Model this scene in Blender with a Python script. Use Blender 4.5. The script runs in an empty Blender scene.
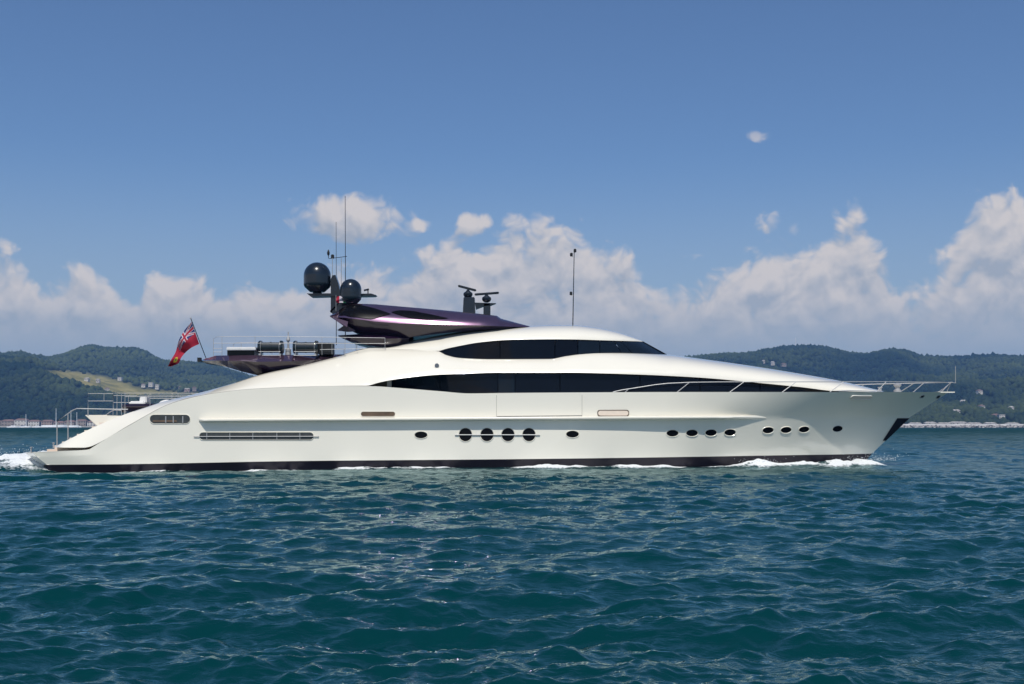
import bpy, bmesh, math, random
import numpy as np
from mathutils import Vector, Matrix
R = math.radians
random.seed(7); rng = np.random.default_rng(11)
S = bpy.context.scene; COL = S.collection
# ------------------------------------------------------------------ camera, sky, sun
F = 1200.0; HZ = 426.0; CAMZ = 2.05; Y0 = 60.0; YC = 64.2
cam = bpy.data.objects.new('camera', bpy.data.cameras.new('camera')); COL.objects.link(cam)
cam.location = (0, 0, CAMZ); cam.rotation_euler = (R(90), 0, 0)
cam.data.sensor_width = 36; cam.data.lens = F / 1024 * 36; cam.data.shift_y = (HZ - 342) / 1024
cam.data.clip_end = 30000; cam.data.clip_start = 0.1
S.camera = cam
SUN = Vector((-0.005, -0.54, 0.84)).normalized()
ld = bpy.data.lights.new('sun', 'SUN'); ld.energy = 3.6; ld.angle = R(0.53); ld.color = (1, .955, .88)
sun = bpy.data.objects.new('sun', ld); COL.objects.link(sun)
sun.rotation_euler = SUN.to_track_quat('Z', 'Y').to_euler(); sun.location = (0, -20, 60)
S.view_settings.view_transform = 'Standard'; S.view_settings.look = 'None'
S.view_settings.gamma = 1; S.view_settings.exposure = 0.0; S.view_settings.use_curve_mapping = False
S.cycles.use_denoising = True
S.cycles.max_bounces = 8; S.cycles.volume_bounces = 1
S.cycles.sample_clamp_indirect = 60
HAZE_DENSITY = 0.95e-4
POLARISED = .95
SKY_GAIN = (.063, .076, .093)
CLOUD_SHADE, CLOUD_LIT, CLOUD_BASE = (.39, .425, .48, 1), (.72, .66, .62, 1), (.36, .425, .495, 1)

world = bpy.data.worlds.new('World'); S.world = world; world.use_nodes = True
world.cycles.sampling_method = 'MANUAL'; world.cycles.sample_map_resolution = 256
def build_world():
    nt = world.node_tree; nt.nodes.clear(); L = nt.links
    def N(t, **k):
        n = nt.nodes.new(t)
        for a, b in k.items(): setattr(n, a, b)
        return n
    def inp(sock, v):
        if isinstance(v, bpy.types.NodeSocket): L.new(v, sock)
        else: sock.default_value = v
    def M(op, a, b=0.0, c=0.0, clamp=False):
        n = N('ShaderNodeMath', operation=op); n.use_clamp = clamp
        inp(n.inputs[0], a); inp(n.inputs[1], b); inp(n.inputs[2], c); return n.outputs[0]
    def smooth(v, a, b, x=0.0, y=1.0):
        n = N('ShaderNodeMapRange', interpolation_type='SMOOTHSTEP')
        inp(n.inputs[0], v); n.inputs[1].default_value = a; n.inputs[2].default_value = b
        n.inputs[3].default_value = x; n.inputs[4].default_value = y; return n.outputs[0]
    def mixc(f, a, b):
        n = N('ShaderNodeMix', data_type='RGBA'); inp(n.inputs[0], f); inp(n.inputs[6], a); inp(n.inputs[7], b); return n.outputs[2]
    sky = N('ShaderNodeTexSky', sky_type='NISHITA'); sky.sun_disc = False
    sky.sun_elevation = math.asin(SUN.z); sky.sun_rotation = math.atan2(SUN.x, SUN.y)
    sky.air_density = 1.0; sky.dust_density = 0.6; sky.ozone_density = 2.2; sky.altitude = 0
    tc = N('ShaderNodeTexCoord')
    sx = N('ShaderNodeSeparateXYZ'); L.new(tc.outputs['Generated'], sx.inputs[0])
    az = M('ARCTAN2', sx.outputs[0], sx.outputs[1]); el = M('ARCSINE', sx.outputs[2])
    A = lambda px: math.atan((px - 512) / F)
    E = lambda px, py: math.atan((HZ - py) / F * math.cos(A(px)))
    # height of the cumulus bank round the horizon
    prof = [(-60,275),(0,258),(22,258),(40,274),(65,258),(85,264),(110,277),(132,292),(150,276),(175,270),(200,276),(225,290),
            (242,280),(262,283),(300,284),(350,276),(375,262),(410,258),(450,243),(480,238),(500,226),(520,218),(545,216),(570,222),
            (600,236),(625,253),(643,280),(660,286),(690,268),(722,270),(750,252),(775,236),(800,240),(825,226),(850,210),(874,236),
            (888,256),(900,276),(920,274),(940,258),(958,230),(975,212),(1000,202),(1024,193),(1060,200),(1100,240)]
    fc = N('ShaderNodeFloatCurve'); fc.inputs['Factor'].default_value = 1
    cm = fc.mapping; c = cm.curves[0]
    pts = [((A(p) + .6) / 1.2, E(p, q) / .25) for p, q in prof]
    pts = [(0, pts[0][1])] + pts + [(1, .5)]
    c.points[0].location = pts[0]; c.points[1].location = pts[-1]
    for p in pts[1:-1]: c.points.new(*p)
    cm.update()
    L.new(M('DIVIDE', M('ADD', az, .6), 1.2), fc.inputs['Value'])
    top = M('MULTIPLY', fc.outputs[0], .25)
    blobs = [(358,217,64,25,2.7),(412,224,26,11,1.7),(473,226,28,16,1.6),(755,137,28,10,1.5),(766,222,20,17,1.5),(797,230,16,13,1.4)]
    def noise(vec, sc, det, rough=.55, dist=0.0):
        n = N('ShaderNodeTexNoise', noise_dimensions='2D'); n.inputs['Scale'].default_value = sc; n.inputs['Detail'].default_value = det
        n.inputs['Roughness'].default_value = rough; n.inputs['Distortion'].default_value = dist; inp(n.inputs['Vector'], vec); return n
    def density(dz, da):
        e = M('ADD', el, dz); a = M('ADD', az, da)
        v = N('ShaderNodeCombineXYZ'); inp(v.inputs[0], a); inp(v.inputs[1], M('MULTIPLY', e, 1.15)); v.inputs[2].default_value = 3.7
        n0 = noise(v.outputs[0], 22, 2)
        w = N('ShaderNodeVectorMath', operation='MULTIPLY_ADD'); L.new(n0.outputs['Color'], w.inputs[0])
        w.inputs[1].default_value = (.03, .03, 0); L.new(v.outputs[0], w.inputs[2])
        n1 = noise(w.outputs[0], 19, 8, .54)
        vo = N('ShaderNodeTexVoronoi', feature='SMOOTH_F1', voronoi_dimensions='2D'); vo.inputs['Scale'].default_value = 38; vo.inputs['Smoothness'].default_value = .35
        vo.inputs['Detail'].default_value = 2; vo.inputs['Roughness'].default_value = .6
        L.new(w.outputs[0], vo.inputs['Vector'])
        f = M('MULTIPLY', M('SUBTRACT', n1.outputs[0], .5), 5.0)
        f = M('ADD', f, M('MULTIPLY', M('SUBTRACT', .50, vo.outputs['Distance']), 1.3))
        d = M('ADD', M('MULTIPLY', M('SUBTRACT', top, e), F / 17), .45)
        d = M('MINIMUM', d, 2.5)
        for (px, py, rx, ry, pk) in blobs:
            ux = M('DIVIDE', M('SUBTRACT', a, A(px)), rx / F); uy = M('DIVIDE', M('SUBTRACT', e, E(px, py)), ry / F)
            d = M('MAXIMUM', d, M('SUBTRACT', pk, M('MULTIPLY', M('ADD', M('MULTIPLY', ux, ux), M('MULTIPLY', uy, uy)), 2.3)))
        return M('ADD', d, f)
    d0 = density(0, 0); d1 = density(.011, .003)
    alpha = smooth(d0, -.15, 1.3)
    lit = M('ADD', M('MULTIPLY', M('SUBTRACT', d0, d1), .42), .46, clamp=True)
    lit = M('MULTIPLY', lit, smooth(el, .05, .115, .45, 1.0))
    ccol = mixc(lit, CLOUD_SHADE, CLOUD_LIT)
    ccol = mixc(smooth(el, .105, .045), ccol, CLOUD_BASE)
    alpha = M('MULTIPLY', alpha, smooth(el, .03, .13, .75, .90))
    alpha = M('MULTIPLY', alpha, smooth(el, .215, .24, 1, .45))
    skyc = N('ShaderNodeVectorMath', operation='MULTIPLY'); L.new(sky.outputs[0], skyc.inputs[0]); skyc.inputs[1].default_value = SKY_GAIN
    milky = mixc(smooth(el, .23, .05, 0, .6), skyc.outputs[0], CLOUD_BASE)
    col = mixc(alpha, milky, ccol)
    bg = N('ShaderNodeBackground'); L.new(col, bg.inputs[0]); bg.inputs[1].default_value = 1.0
    out = N('ShaderNodeOutputWorld'); L.new(bg.outputs[0], out.inputs[0])
build_world()

# ------------------------------------------------------------------ helpers
def tag(o, label=None, cat=None, group=None, kind=None):
    if label: o['label'] = label
    if cat: o['category'] = cat
    if group: o['group'] = group
    if kind: o['kind'] = kind
    return o
def empty(name, loc, label=None, cat=None, group=None):
    o = bpy.data.objects.new(name, None); COL.objects.link(o); o.location = loc
    o.empty_display_size = .2
    return tag(o, label, cat, group)
def link(name, me, mat=None, parent=None, smooth=False, local=False):
    o = bpy.data.objects.new(name, me); COL.objects.link(o)
    if mat is not None:
        for m in (mat if isinstance(mat, (list, tuple)) else [mat]): me.materials.append(m)
    if smooth: me.polygons.foreach_set('use_smooth', [True] * len(me.polygons))
    if parent is not None:
        o.parent = parent
        if parent.type == 'EMPTY' and not local:
            o.matrix_parent_inverse = (Matrix.Translation(parent.location) @ parent.rotation_euler.to_matrix().to_4x4()).inverted()
    return o
def mesh_np(name, V, Fc):
    V = np.asarray(V, dtype=np.float32).reshape(-1, 3); Fc = np.asarray(Fc, dtype=np.int32); k = Fc.shape[1]
    me = bpy.data.meshes.new(name)
    me.vertices.add(len(V)); me.vertices.foreach_set('co', V.ravel())
    me.loops.add(Fc.size); me.loops.foreach_set('vertex_index', Fc.ravel())
    me.polygons.add(len(Fc)); me.polygons.foreach_set('loop_start', np.arange(0, Fc.size, k, dtype=np.int32))
    me.update(calc_edges=True); me.validate()
    return me
class MB:
    def __init__(s): s.v = []; s.f = []
    def add(s, v, f):
        n = len(s.v); s.v += [tuple(p) for p in v]; s.f += [tuple(i + n for i in q) for q in f]; return s
    def grid(s, G, flip=False, cu=False):
        G = np.asarray(G); a, b = G.shape[:2]; n = len(s.v); s.v += [tuple(p) for p in G.reshape(-1, 3)]
        for i in range(a if cu else a - 1):
            for j in range(b - 1):
                i2 = (i + 1) % a
                q = (n + i*b + j, n + i2*b + j, n + i2*b + j + 1, n + i*b + j + 1)
                s.f.append(q[::-1] if flip else q)
        return s
    def box(s, c, size, rot=None, taper=1.0):
        h = [x / 2 for x in size]; v = []
        for z in (-1, 1):
            t = taper if z > 0 else 1
            for x, y in ((-1,-1),(1,-1),(1,1),(-1,1)):
                p = Vector((x*h[0]*t, y*h[1]*t, z*h[2]))
                if rot is not None: p = rot @ p
                v.append(p + Vector(c))
        return s.add(v, [(3,2,1,0),(4,5,6,7),(0,1,5,4),(1,2,6,5),(2,3,7,6),(3,0,4,7)])
    def tube(s, pts, r, n=8, r2=None, cap=True):
        P = [Vector(p) for p in pts]; rings = []
        for i, p in enumerate(P):
            d = (P[min(i+1, len(P)-1)] - P[max(i-1, 0)]).normalized()
            up = Vector((0, 0, 1)) if abs(d.z) < .9 else Vector((1, 0, 0))
            a = d.cross(up).normalized(); b = a.cross(d)
            rr = r if r2 is None else r + (r2 - r) * i / (len(P) - 1)
            rings.append([p + (a*math.cos(2*math.pi*k/n) + b*math.sin(2*math.pi*k/n)) * rr for k in range(n)])
        n0 = len(s.v)
        for rg in rings: s.v += [tuple(p) for p in rg]
        for i in range(len(P) - 1):
            for k in range(n):
                s.f.append((n0+i*n+k, n0+i*n+(k+1)%n, n0+(i+1)*n+(k+1)%n, n0+(i+1)*n+k))
        if cap:
            s.f.append(tuple(n0+k for k in range(n))[::-1]); m = n0 + (len(P)-1)*n; s.f.append(tuple(m+k for k in range(n)))
        return s
    def lathe(s, c, prof, n=28, axis='z', sx=1.0):
        V = []
        for r, z in prof:
            for k in range(n):
                a = 2*math.pi*k/n
                p = (r*math.cos(a), r*math.sin(a), z) if axis == 'z' else ((z, r*math.cos(a), r*math.sin(a)) if axis == 'x' else (r*math.cos(a)*sx, z, r*math.sin(a)))
                V.append((c[0]+p[0], c[1]+p[1], c[2]+p[2]))
        f = []
        for i in range(len(prof)-1):
            for k in range(n): f.append((i*n+k, i*n+(k+1)%n, (i+1)*n+(k+1)%n, (i+1)*n+k))
        f.append(tuple(range(n))[::-1]); m = (len(prof)-1)*n; f.append(tuple(m+k for k in range(n)))
        return s.add(V, f)
    def build(s, name, mat, parent=None, smooth=False, angle=None, weld=True, local=False, bevel=0):
        me = bpy.data.meshes.new(name); me.from_pydata(s.v, [], s.f)
        bm = bmesh.new(); bm.from_mesh(me)
        if weld: bmesh.ops.remove_doubles(bm, verts=bm.verts, dist=.0015)
        bmesh.ops.recalc_face_normals(bm, faces=bm.faces)
        if bevel: bmesh.ops.bevel(bm, geom=[e for e in bm.edges if len(e.link_faces)==2 and e.calc_face_angle(0) > .6], offset=bevel, segments=2, affect='EDGES', clamp_overlap=True)
        bm.to_mesh(me); bm.free()
        o = link(name, me, mat, parent, smooth, local)
        if smooth: me.set_sharp_from_angle(angle=R(angle or 40))
        return o
def mat(name, col, rough=.4, metal=0.0, coat=0.0, spec=.5, nscale=None, namp=.1, bump=0.0, trans=0, ior=1.45, detail=4, coat_rough=.05):
    m = bpy.data.materials.new(name); m.use_nodes = True; nt = m.node_tree; b = nt.nodes['Principled BSDF']
    b.inputs['Base Color'].default_value = (*col, 1); b.inputs['Roughness'].default_value = rough
    b.inputs['Metallic'].default_value = metal; b.inputs['Coat Weight'].default_value = coat; b.inputs['Coat Roughness'].default_value = coat_rough
    b.inputs['Specular IOR Level'].default_value = spec; b.inputs['IOR'].default_value = ior
    b.inputs['Transmission Weight'].default_value = trans
    if nscale:
        tc = nt.nodes.new('ShaderNodeTexCoord'); n = nt.nodes.new('ShaderNodeTexNoise'); n.inputs['Scale'].default_value = nscale; n.inputs['Detail'].default_value = detail
        nt.links.new(tc.outputs['Object'], n.inputs['Vector'])
        mr = nt.nodes.new('ShaderNodeMapRange'); mr.inputs[1].default_value = .3; mr.inputs[2].default_value = .7
        mr.inputs[3].default_value = 1 - namp; mr.inputs[4].default_value = 1 + namp
        nt.links.new(n.outputs[0], mr.inputs[0])
        vm = nt.nodes.new('ShaderNodeVectorMath'); vm.operation = 'SCALE'; vm.inputs[0].default_value = col
        nt.links.new(mr.outputs[0], vm.inputs['Scale']); nt.links.new(vm.outputs[0], b.inputs['Base Color'])
        if bump:
            bp = nt.nodes.new('ShaderNodeBump'); bp.inputs['Strength'].default_value = bump; bp.inputs['Distance'].default_value = .02
            nt.links.new(n.outputs[0], bp.inputs['Height']); nt.links.new(bp.outputs[0], b.inputs['Normal'])
    return m
MT = dict(
    white=mat('white_paint', (.87, .825, .705), .2, coat=1.0, coat_rough=.02, nscale=.35, namp=.02),
    black=mat('antifouling', (.012, .008, .016), .35, nscale=.8, namp=.3),
    glass=mat('dark_glass', (.003, .004, .007), .03, spec=.28, coat=.0),
    dark=mat('dark_grey_paint', (.009, .015, .023), .25, coat=.4, nscale=2, namp=.1),
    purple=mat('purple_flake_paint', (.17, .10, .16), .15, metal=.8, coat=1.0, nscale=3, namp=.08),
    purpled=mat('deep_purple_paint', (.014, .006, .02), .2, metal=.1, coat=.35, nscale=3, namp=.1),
    steel=mat('polished_steel', (.42, .42, .42), .5, metal=.35),
    glass2=mat('tinted_glass', (.006, .011, .018), .04, spec=.3),
    void=mat('black_void', (.004, .004, .005), .2, spec=.15),
    rubber=mat('black_rubber', (.012, .013, .014), .5, nscale=6, namp=.2),
    raft=mat('raft_shell', (.009, .015, .018), .3, coat=.6, nscale=5, namp=.15),
    teak=mat('teak', (.42, .27, .15), .6, nscale=4, namp=.25),
    cream=mat('cream_panel', (.78, .66, .55), .35, nscale=2, namp=.05),
    bronze=mat('bronze_glass', (.13, .09, .06), .2, nscale=1.5, namp=.3),
    grille=mat('grille', (.045, .05, .05), .5, nscale=5, namp=.25),
    cushion=mat('white_cushion', (.75, .74, .72), .8, nscale=4, namp=.05),
    seam=mat('seam', (.13, .12, .11), .6),
    fred=mat('flag_red', (.30, .006, .028), .8), fblue=mat('flag_blue', (.012, .02, .12), .8),
    fwhite=mat('flag_white', (.48, .44, .48), .8), spray=mat('spray_white', (.75, .77, .78), .6), fyel=mat('flag_yellow', (.55, .42, .04), .8), fgreen=mat('flag_green', (.02, .22, .08), .8),
    brown=mat('brown_interior', (.16, .105, .07), .6, nscale=3, namp=.3),
    badge=mat('grey_badge', (.22, .24, .26), .3, metal=.6),
    glow=mat('lamp_lens', (.5, .5, .5), .1),
)
def P(px, py, Y):  return Vector(((px-512)*Y/F, Y, CAMZ-(py-HZ)*Y/F))

def pchip(xs, ys, x):
    xs = np.array(xs, float); ys = np.array(ys, float); h = np.diff(xs); dl = np.diff(ys)/h; n = len(xs); m = np.zeros(n)
    m[0] = dl[0]; m[-1] = dl[-1]
    for i in range(1, n-1):
        if dl[i-1]*dl[i] > 0:
            w1 = 2*h[i]+h[i-1]; w2 = h[i]+2*h[i-1]; m[i] = (w1+w2)/(w1/dl[i-1]+w2/dl[i])
    x = np.clip(np.asarray(x, float), xs[0], xs[-1]); k = np.clip(np.searchsorted(xs, x, side='right')-1, 0, n-2)
    t = (x-xs[k])/h[k]; t2 = t*t; t3 = t2*t
    return (2*t3-3*t2+1)*ys[k]+(t3-2*t2+t)*h[k]*m[k]+(-2*t3+3*t2)*ys[k+1]+(t3-t2)*h[k]*m[k+1]
class Cv:
    """feature line of the yacht: (station, height mark, inset from the widest beam)"""
    def __init__(s, pts): s.p = pts; s.x = [p[0] for p in pts]; s.x0 = s.x[0]; s.x1 = s.x[-1]
    def at(s, px):
        py = pchip(s.x, [p[1] for p in s.p], px); d = pchip(s.x, [p[2] for p in s.p], px)
        Y = Y0 + d; px = np.clip(np.asarray(px, float), s.x0, s.x1)
        return np.stack([(px-512)*Y/F, Y, CAMZ-(py-HZ)*Y/F], -1)
def strip(A, B, n=1, p=1.0, q=1.0):
    """surface between two sampled lines; p>1 rolls the far edge level"""
    out = []
    for t in np.linspace(0, 1, n+1):
        td = t**p; tz = 1-(1-t)**q
        out.append(np.stack([A[:,0]+(B[:,0]-A[:,0])*t, A[:,1]+(B[:,1]-A[:,1])*td, A[:,2]+(B[:,2]-A[:,2])*tz], -1))
    return np.stack(out, 1)
def mirror(G):
    G = np.array(G, float); G[..., 1] = 2*YC-G[..., 1]; return G
def both(mb, G): mb.grid(G); mb.grid(mirror(G), flip=True)

# ------------------------------------------------------------------ water
def vnoise(x, y, seed=0):
    def hsh(i, j): 
        v = np.sin(i*127.1+j*311.7+seed*74.7)*43758.5453; return v-np.floor(v)
    xi = np.floor(x); yi = np.floor(y); fx = x-xi; fy = y-yi; fx = fx*fx*(3-2*fx); fy = fy*fy*(3-2*fy)
    return (hsh(xi,yi)*(1-fx)+hsh(xi+1,yi)*fx)*(1-fy)+(hsh(xi,yi+1)*(1-fx)+hsh(xi+1,yi+1)*fx)*fy
def fbm(x, y, o=4, seed=0):
    r = 0; a = .5; t = 0
    for k in range(o):
        r = r+a*vnoise(x*2**k+k*17.3, y*2**k-k*9.1, seed+k); t += a; a *= .5
    return r/t
WL = Cv([(42,467,.9),(47,467,.3),(120,467,.1),(500,467,.15),(640,466.5,.45),(760,466,1.7),(820,465,2.9),(862,464.5,4.18)])
def wl_y(X):
    P_ = WL.at(np.linspace(42, 862, 400)); return np.interp(X, P_[:,0], P_[:,1]), P_[0,0], P_[-1,0]
def build_water():
    ys = [4.0]
    while ys[-1] < 6000: ys.append(ys[-1] + max(.035, .0038*ys[-1]) if ys[-1] < 1100 else ys[-1]*1.02)
    ys = np.array([-400, -120, -40, -12, 0] + ys)
    u = np.linspace(-1, 1, 900); u = np.sign(u)*np.abs(u)**1.3; u = np.concatenate([[-60, -12, -4, -2, -1.3], u, [1.3, 2, 4, 12, 60]])
    half = 6+.68*np.maximum(ys, 4)
    X = u[None, :]*half[:, None]; Y = np.repeat(ys[:, None], len(u), 1)
    X = X + 0.0
    du = half[:, None]*np.gradient(u)[None, :]*(np.abs(u) <= 1)[None, :]+(np.abs(u) > 1)[None, :]*50; dy = np.gradient(ys)[:, None]
    lim = np.maximum(du, dy*.75)
    Z = np.zeros_like(X); DX = np.zeros_like(X); DY = np.zeros_like(X)
    inner = (np.abs(u)[None, :] <= 1.0)*1.0*(Y > 1)
    r = np.random.default_rng(5); nw = 165
    lam = np.exp(r.uniform(np.log(.12), np.log(11), nw)); lam.sort()
    lost = np.zeros_like(X)
    fade_lump = .55+.9*fbm(X*.09, Y*.09, 3, 2)
    for i, l in enumerate(lam):
        th = R(270) + r.normal(0, R(30) if l > 1 else R(48)) + R(12)
        k = 2*math.pi/l; kx, ky = k*math.cos(th), k*math.sin(th)
        slope = .033*(1.0 if l < 1.2 else (1.2/l)**.72)*(1 if l > .7 else 1.15)
        a = slope/k; ph = r.uniform(0, 6.28)
        w = np.clip((l/lim-2.2)/2.0, 0, 1)*inner
        lost += (1-w)/nw
        if l < 1.2: w = w*fade_lump
        arg = kx*X+ky*Y+ph; c = np.cos(arg); s_ = np.sin(arg)
        Z += w*a*c; DX -= w*a*.55*math.cos(th)*s_; DY -= w*a*.55*math.sin(th)*s_
    # the yacht's own wave: bow wave, wash along the side, stern wake
    yw, xs0, xs1 = wl_y(X)
    near = np.clip(1-np.abs(Y-YC)/16, 0, 1)**.7*(X > -34)*(X < 30); Z = Z*(1-.55*near)-.07*near
    off = yw-Y                                   # metres outboard of the near waterline
    offb = Y-(2*YC-yw)
    g = lambda v, s: np.exp(-(v/s)**2)
    n1 = fbm(X*1.3, Y*1.3, 4, 3); n2 = fbm(X*3.1+40, Y*3.1, 4, 9); n3 = fbm(X*.5, Y*.5, 3, 21)
    foam = np.zeros_like(X); lift = np.zeros_like(X)
    lift -= g(np.maximum(off, 0)*(off < 9), 6)*np.interp(X, [-40, -30, -22, -17, -8, 2, 18, 24], [0, -.05, .30, .20, .04, 0, -.03, 0])
    for o in (off, offb):
        along = (X > -23.5)*(X < xs1+.3)
        pat = np.clip((n3-.40)*6, 0, 1)
        f = g(o-.25, .55)*along*pat*1.0*(o > -.6)
        foam = np.maximum(foam, f*np.clip((n2-.30)*4, 0, 1)); lift += .10*f
        for (cx, wx, oy, wy, h) in ((12.6, .9, .4, .5, .28), (17.3, 1.2, .7, .6, .28), (18.9, .7, .7, .45, .26), (15.4, 1.2, .4, .4, .16), (7.2, 1.6, .3, .4, .12), (2.2, 1.8, .3, .5, .16)):
            b = g(X-cx, wx)*g(o-oy, wy)
            foam = np.maximum(foam, np.clip(b*2.2*np.clip((n1-.22)*3, 0, 1), 0, 1)); lift += h*b*(.55+.9*n2)
    cy = (Y-YC)
    ws = 4.4+np.clip(-23.2-X, 0, 60)*.10
    aft = np.clip((-22.3-X)/1.2, 0, 1)*np.exp(-np.clip(-24-X, 0, None)/28)
    stern = aft*np.clip((ws-np.abs(cy))/1.6, 0, 1)
    foam = np.maximum(foam, stern*np.clip((n1-.25)*4, 0, 1))
    lift += stern*(.18+.60*g(X+25.5, 2.2))*(.35+1.1*n1)
    slick = np.clip(1-np.abs(off-3)/9, 0, 1)*(X > -23)*(X < 17)     # thin lacy foam drifting out from the side
    lace = np.clip((.5-np.abs(n2-.5)*9), 0, 1)*np.clip((fbm(X*.25+9, Y*.25, 3, 33)-.52)*8, 0, 1)*slick
    foam = np.maximum(foam, .30*lace)
    foam = np.clip(foam, 0, 1)*inner
    Z = Z+lift*inner; X = X+DX; Y = Y+DY
    nr, nc = X.shape
    idx = np.arange(nr*nc).reshape(nr, nc)
    Q = np.stack([idx[:-1,:-1], idx[:-1,1:], idx[1:,1:], idx[1:,:-1]], -1).reshape(-1, 4)
    me = mesh_np('sea_water', np.stack([X, Y, Z], -1), Q)
    at = me.attributes.new('foam', 'FLOAT', 'POINT'); at.data.foreach_set('value', foam.astype(np.float32).ravel())
    me.attributes.new('fine_chop', 'FLOAT', 'POINT').data.foreach_set('value', lost.astype(np.float32).ravel())
    m = bpy.data.materials.new('sea'); m.use_nodes = True; nt = m.node_tree; L = nt.links; b = nt.nodes['Principled BSDF']; out = nt.nodes['Material Output']
    b.inputs['Base Color'].default_value = (.0003, .032, .036, 1); b.inputs['Specular IOR Level'].default_value = 0; b.inputs['Roughness'].default_value = .6
    gl = nt.nodes.new('ShaderNodeBsdfGlossy'); gl.inputs['Color'].default_value = (.76, .95, .96, 1); gl.inputs['Roughness'].default_value = .035
    fr = nt.nodes.new('ShaderNodeFresnel'); fr.inputs['IOR'].default_value = 1.333; fm = nt.nodes.new('ShaderNodeMath'); fm.operation = 'MULTIPLY'; fm.inputs[1].default_value = POLARISED; L.new(fr.outputs[0], fm.inputs[0])
    wm = nt.nodes.new('ShaderNodeMixShader'); fc_ = nt.nodes.new('ShaderNodeMath'); fc_.operation = 'MINIMUM'; ca = nt.nodes.new('ShaderNodeAttribute'); ca.attribute_name = 'fine_chop'; cr = nt.nodes.new('ShaderNodeMapRange'); cr.inputs[1].default_value = .2; cr.inputs[2].default_value = .75; cr.inputs[3].default_value = .60; cr.inputs[4].default_value = .13; L.new(ca.outputs['Fac'], cr.inputs[0]); L.new(cr.outputs[0], fc_.inputs[1]); L.new(fm.outputs[0], fc_.inputs[0]); L.new(fc_.outputs[0], wm.inputs[0]); L.new(b.outputs[0], wm.inputs[1]); L.new(gl.outputs[0], wm.inputs[2])
    tc = nt.nodes.new('ShaderNodeTexCoord')
    mp = nt.nodes.new('ShaderNodeMapping'); mp.inputs['Scale'].default_value = (.8, 1.25, 1); L.new(tc.outputs['Object'], mp.inputs[0])
    prev = None
    for sc, dist, st in ((1.1, .13, .4), (3.7, .045, .4), (13, .010, .35)):
        n = nt.nodes.new('ShaderNodeTexNoise'); n.inputs['Scale'].default_value = sc; n.inputs['Detail'].default_value = 4; n.inputs['Roughness'].default_value = .6
        n.inputs['Distortion'].default_value = .6
        L.new(mp.outputs[0], n.inputs['Vector'])
        bp = nt.nodes.new('ShaderNodeBump'); bp.inputs['Strength'].default_value = st; bp.inputs['Distance'].default_value = dist
        L.new(n.outputs[0], bp.inputs['Height'])
        if prev: L.new(prev.outputs[0], bp.inputs['Normal'])
        prev = bp
    L.new(prev.outputs[0], gl.inputs['Normal']); L.new(prev.outputs[0], fr.inputs['Normal'])
    fo = nt.nodes.new('ShaderNodeBsdfPrincipled'); fo.inputs['Base Color'].default_value = (.78, .80, .80, 1); fo.inputs['Roughness'].default_value = .7
    nb = nt.nodes.new('ShaderNodeTexNoise'); nb.inputs['Scale'].default_value = 7; nb.inputs['Detail'].default_value = 6; L.new(tc.outputs['Object'], nb.inputs['Vector'])
    bp = nt.nodes.new('ShaderNodeBump'); bp.inputs['Strength'].default_value = .8; bp.inputs['Distance'].default_value = .12; L.new(nb.outputs[0], bp.inputs['Height']); L.new(bp.outputs[0], fo.inputs['Normal'])
    a = nt.nodes.new('ShaderNodeAttribute'); a.attribute_name = 'foam'
    s1 = nt.nodes.new('ShaderNodeMath'); s1.operation = 'MULTIPLY_ADD'; L.new(nb.outputs[0], s1.inputs[0]); s1.inputs[1].default_value = 1.1; s1.inputs[2].default_value = -.55
    s2 = nt.nodes.new('ShaderNodeMath'); s2.operation = 'ADD'; L.new(a.outputs['Fac'], s2.inputs[0]); L.new(s1.outputs[0], s2.inputs[1])
    mr = nt.nodes.new('ShaderNodeMapRange'); mr.interpolation_type = 'SMOOTHSTEP'; mr.inputs[1].default_value = .12; mr.inputs[2].default_value = .62; L.new(s2.outputs[0], mr.inputs[0])
    gt = nt.nodes.new('ShaderNodeMath'); gt.operation = 'MULTIPLY'; L.new(mr.outputs[0], gt.inputs[0])
    g2 = nt.nodes.new('ShaderNodeMapRange'); g2.inputs[1].default_value = .01; g2.inputs[2].default_value = .15; L.new(a.outputs['Fac'], g2.inputs[0]); L.new(g2.outputs[0], gt.inputs[1])
    mx = nt.nodes.new('ShaderNodeMixShader'); L.new(gt.outputs[0], mx.inputs[0]); L.new(wm.outputs[0], mx.inputs[1]); L.new(fo.outputs[0], mx.inputs[2]); L.new(mx.outputs[0], out.inputs[0])
    o = link('sea_water', me, m, smooth=True); tag(o, 'choppy dark teal open sea with foam along the yacht', None, None, 'structure')
build_water()

# ------------------------------------------------------------------ land
RIDGE = [(-900,372),(-500,360),(-200,352),(-60,352),(0,355),(20,353.5),(32,356.5),(48,358.5),(58,356),(68,352.5),(76,349.5),(84,347),(92,345.5),(100,347),(112,348.5),(126,348),
         (138,349),(148,353),(158,358.5),(170,362),(186,362.5),(200,363.5),(215,366),(232,371),(255,378),(300,388),(380,394),(460,392),(560,376),(640,362),(690,357),
         (720,354.5),(750,352.5),(768,349.3),(785,347),(800,346.2),(815,346.5),(833,349),(850,352.8),(865,353.6),(880,351.5),(893,349.3),(903,350),(914,353.5),(923,356.5),(940,357.2),(960,357.5),
         (976,356),(1000,356),(1024,356.6),(1150,362),(1500,350),(1900,370)]
NEAR = [(-900,390),(-200,372),(0,371),(22,371),(40,375),(52,381),(66,386),(84,391),(105,396),(140,401),(200,404),(300,410),(500,412),(690,404),(800,398),(900,396),(980,393),(1024,392),(1300,385),(1900,395)]
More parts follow.
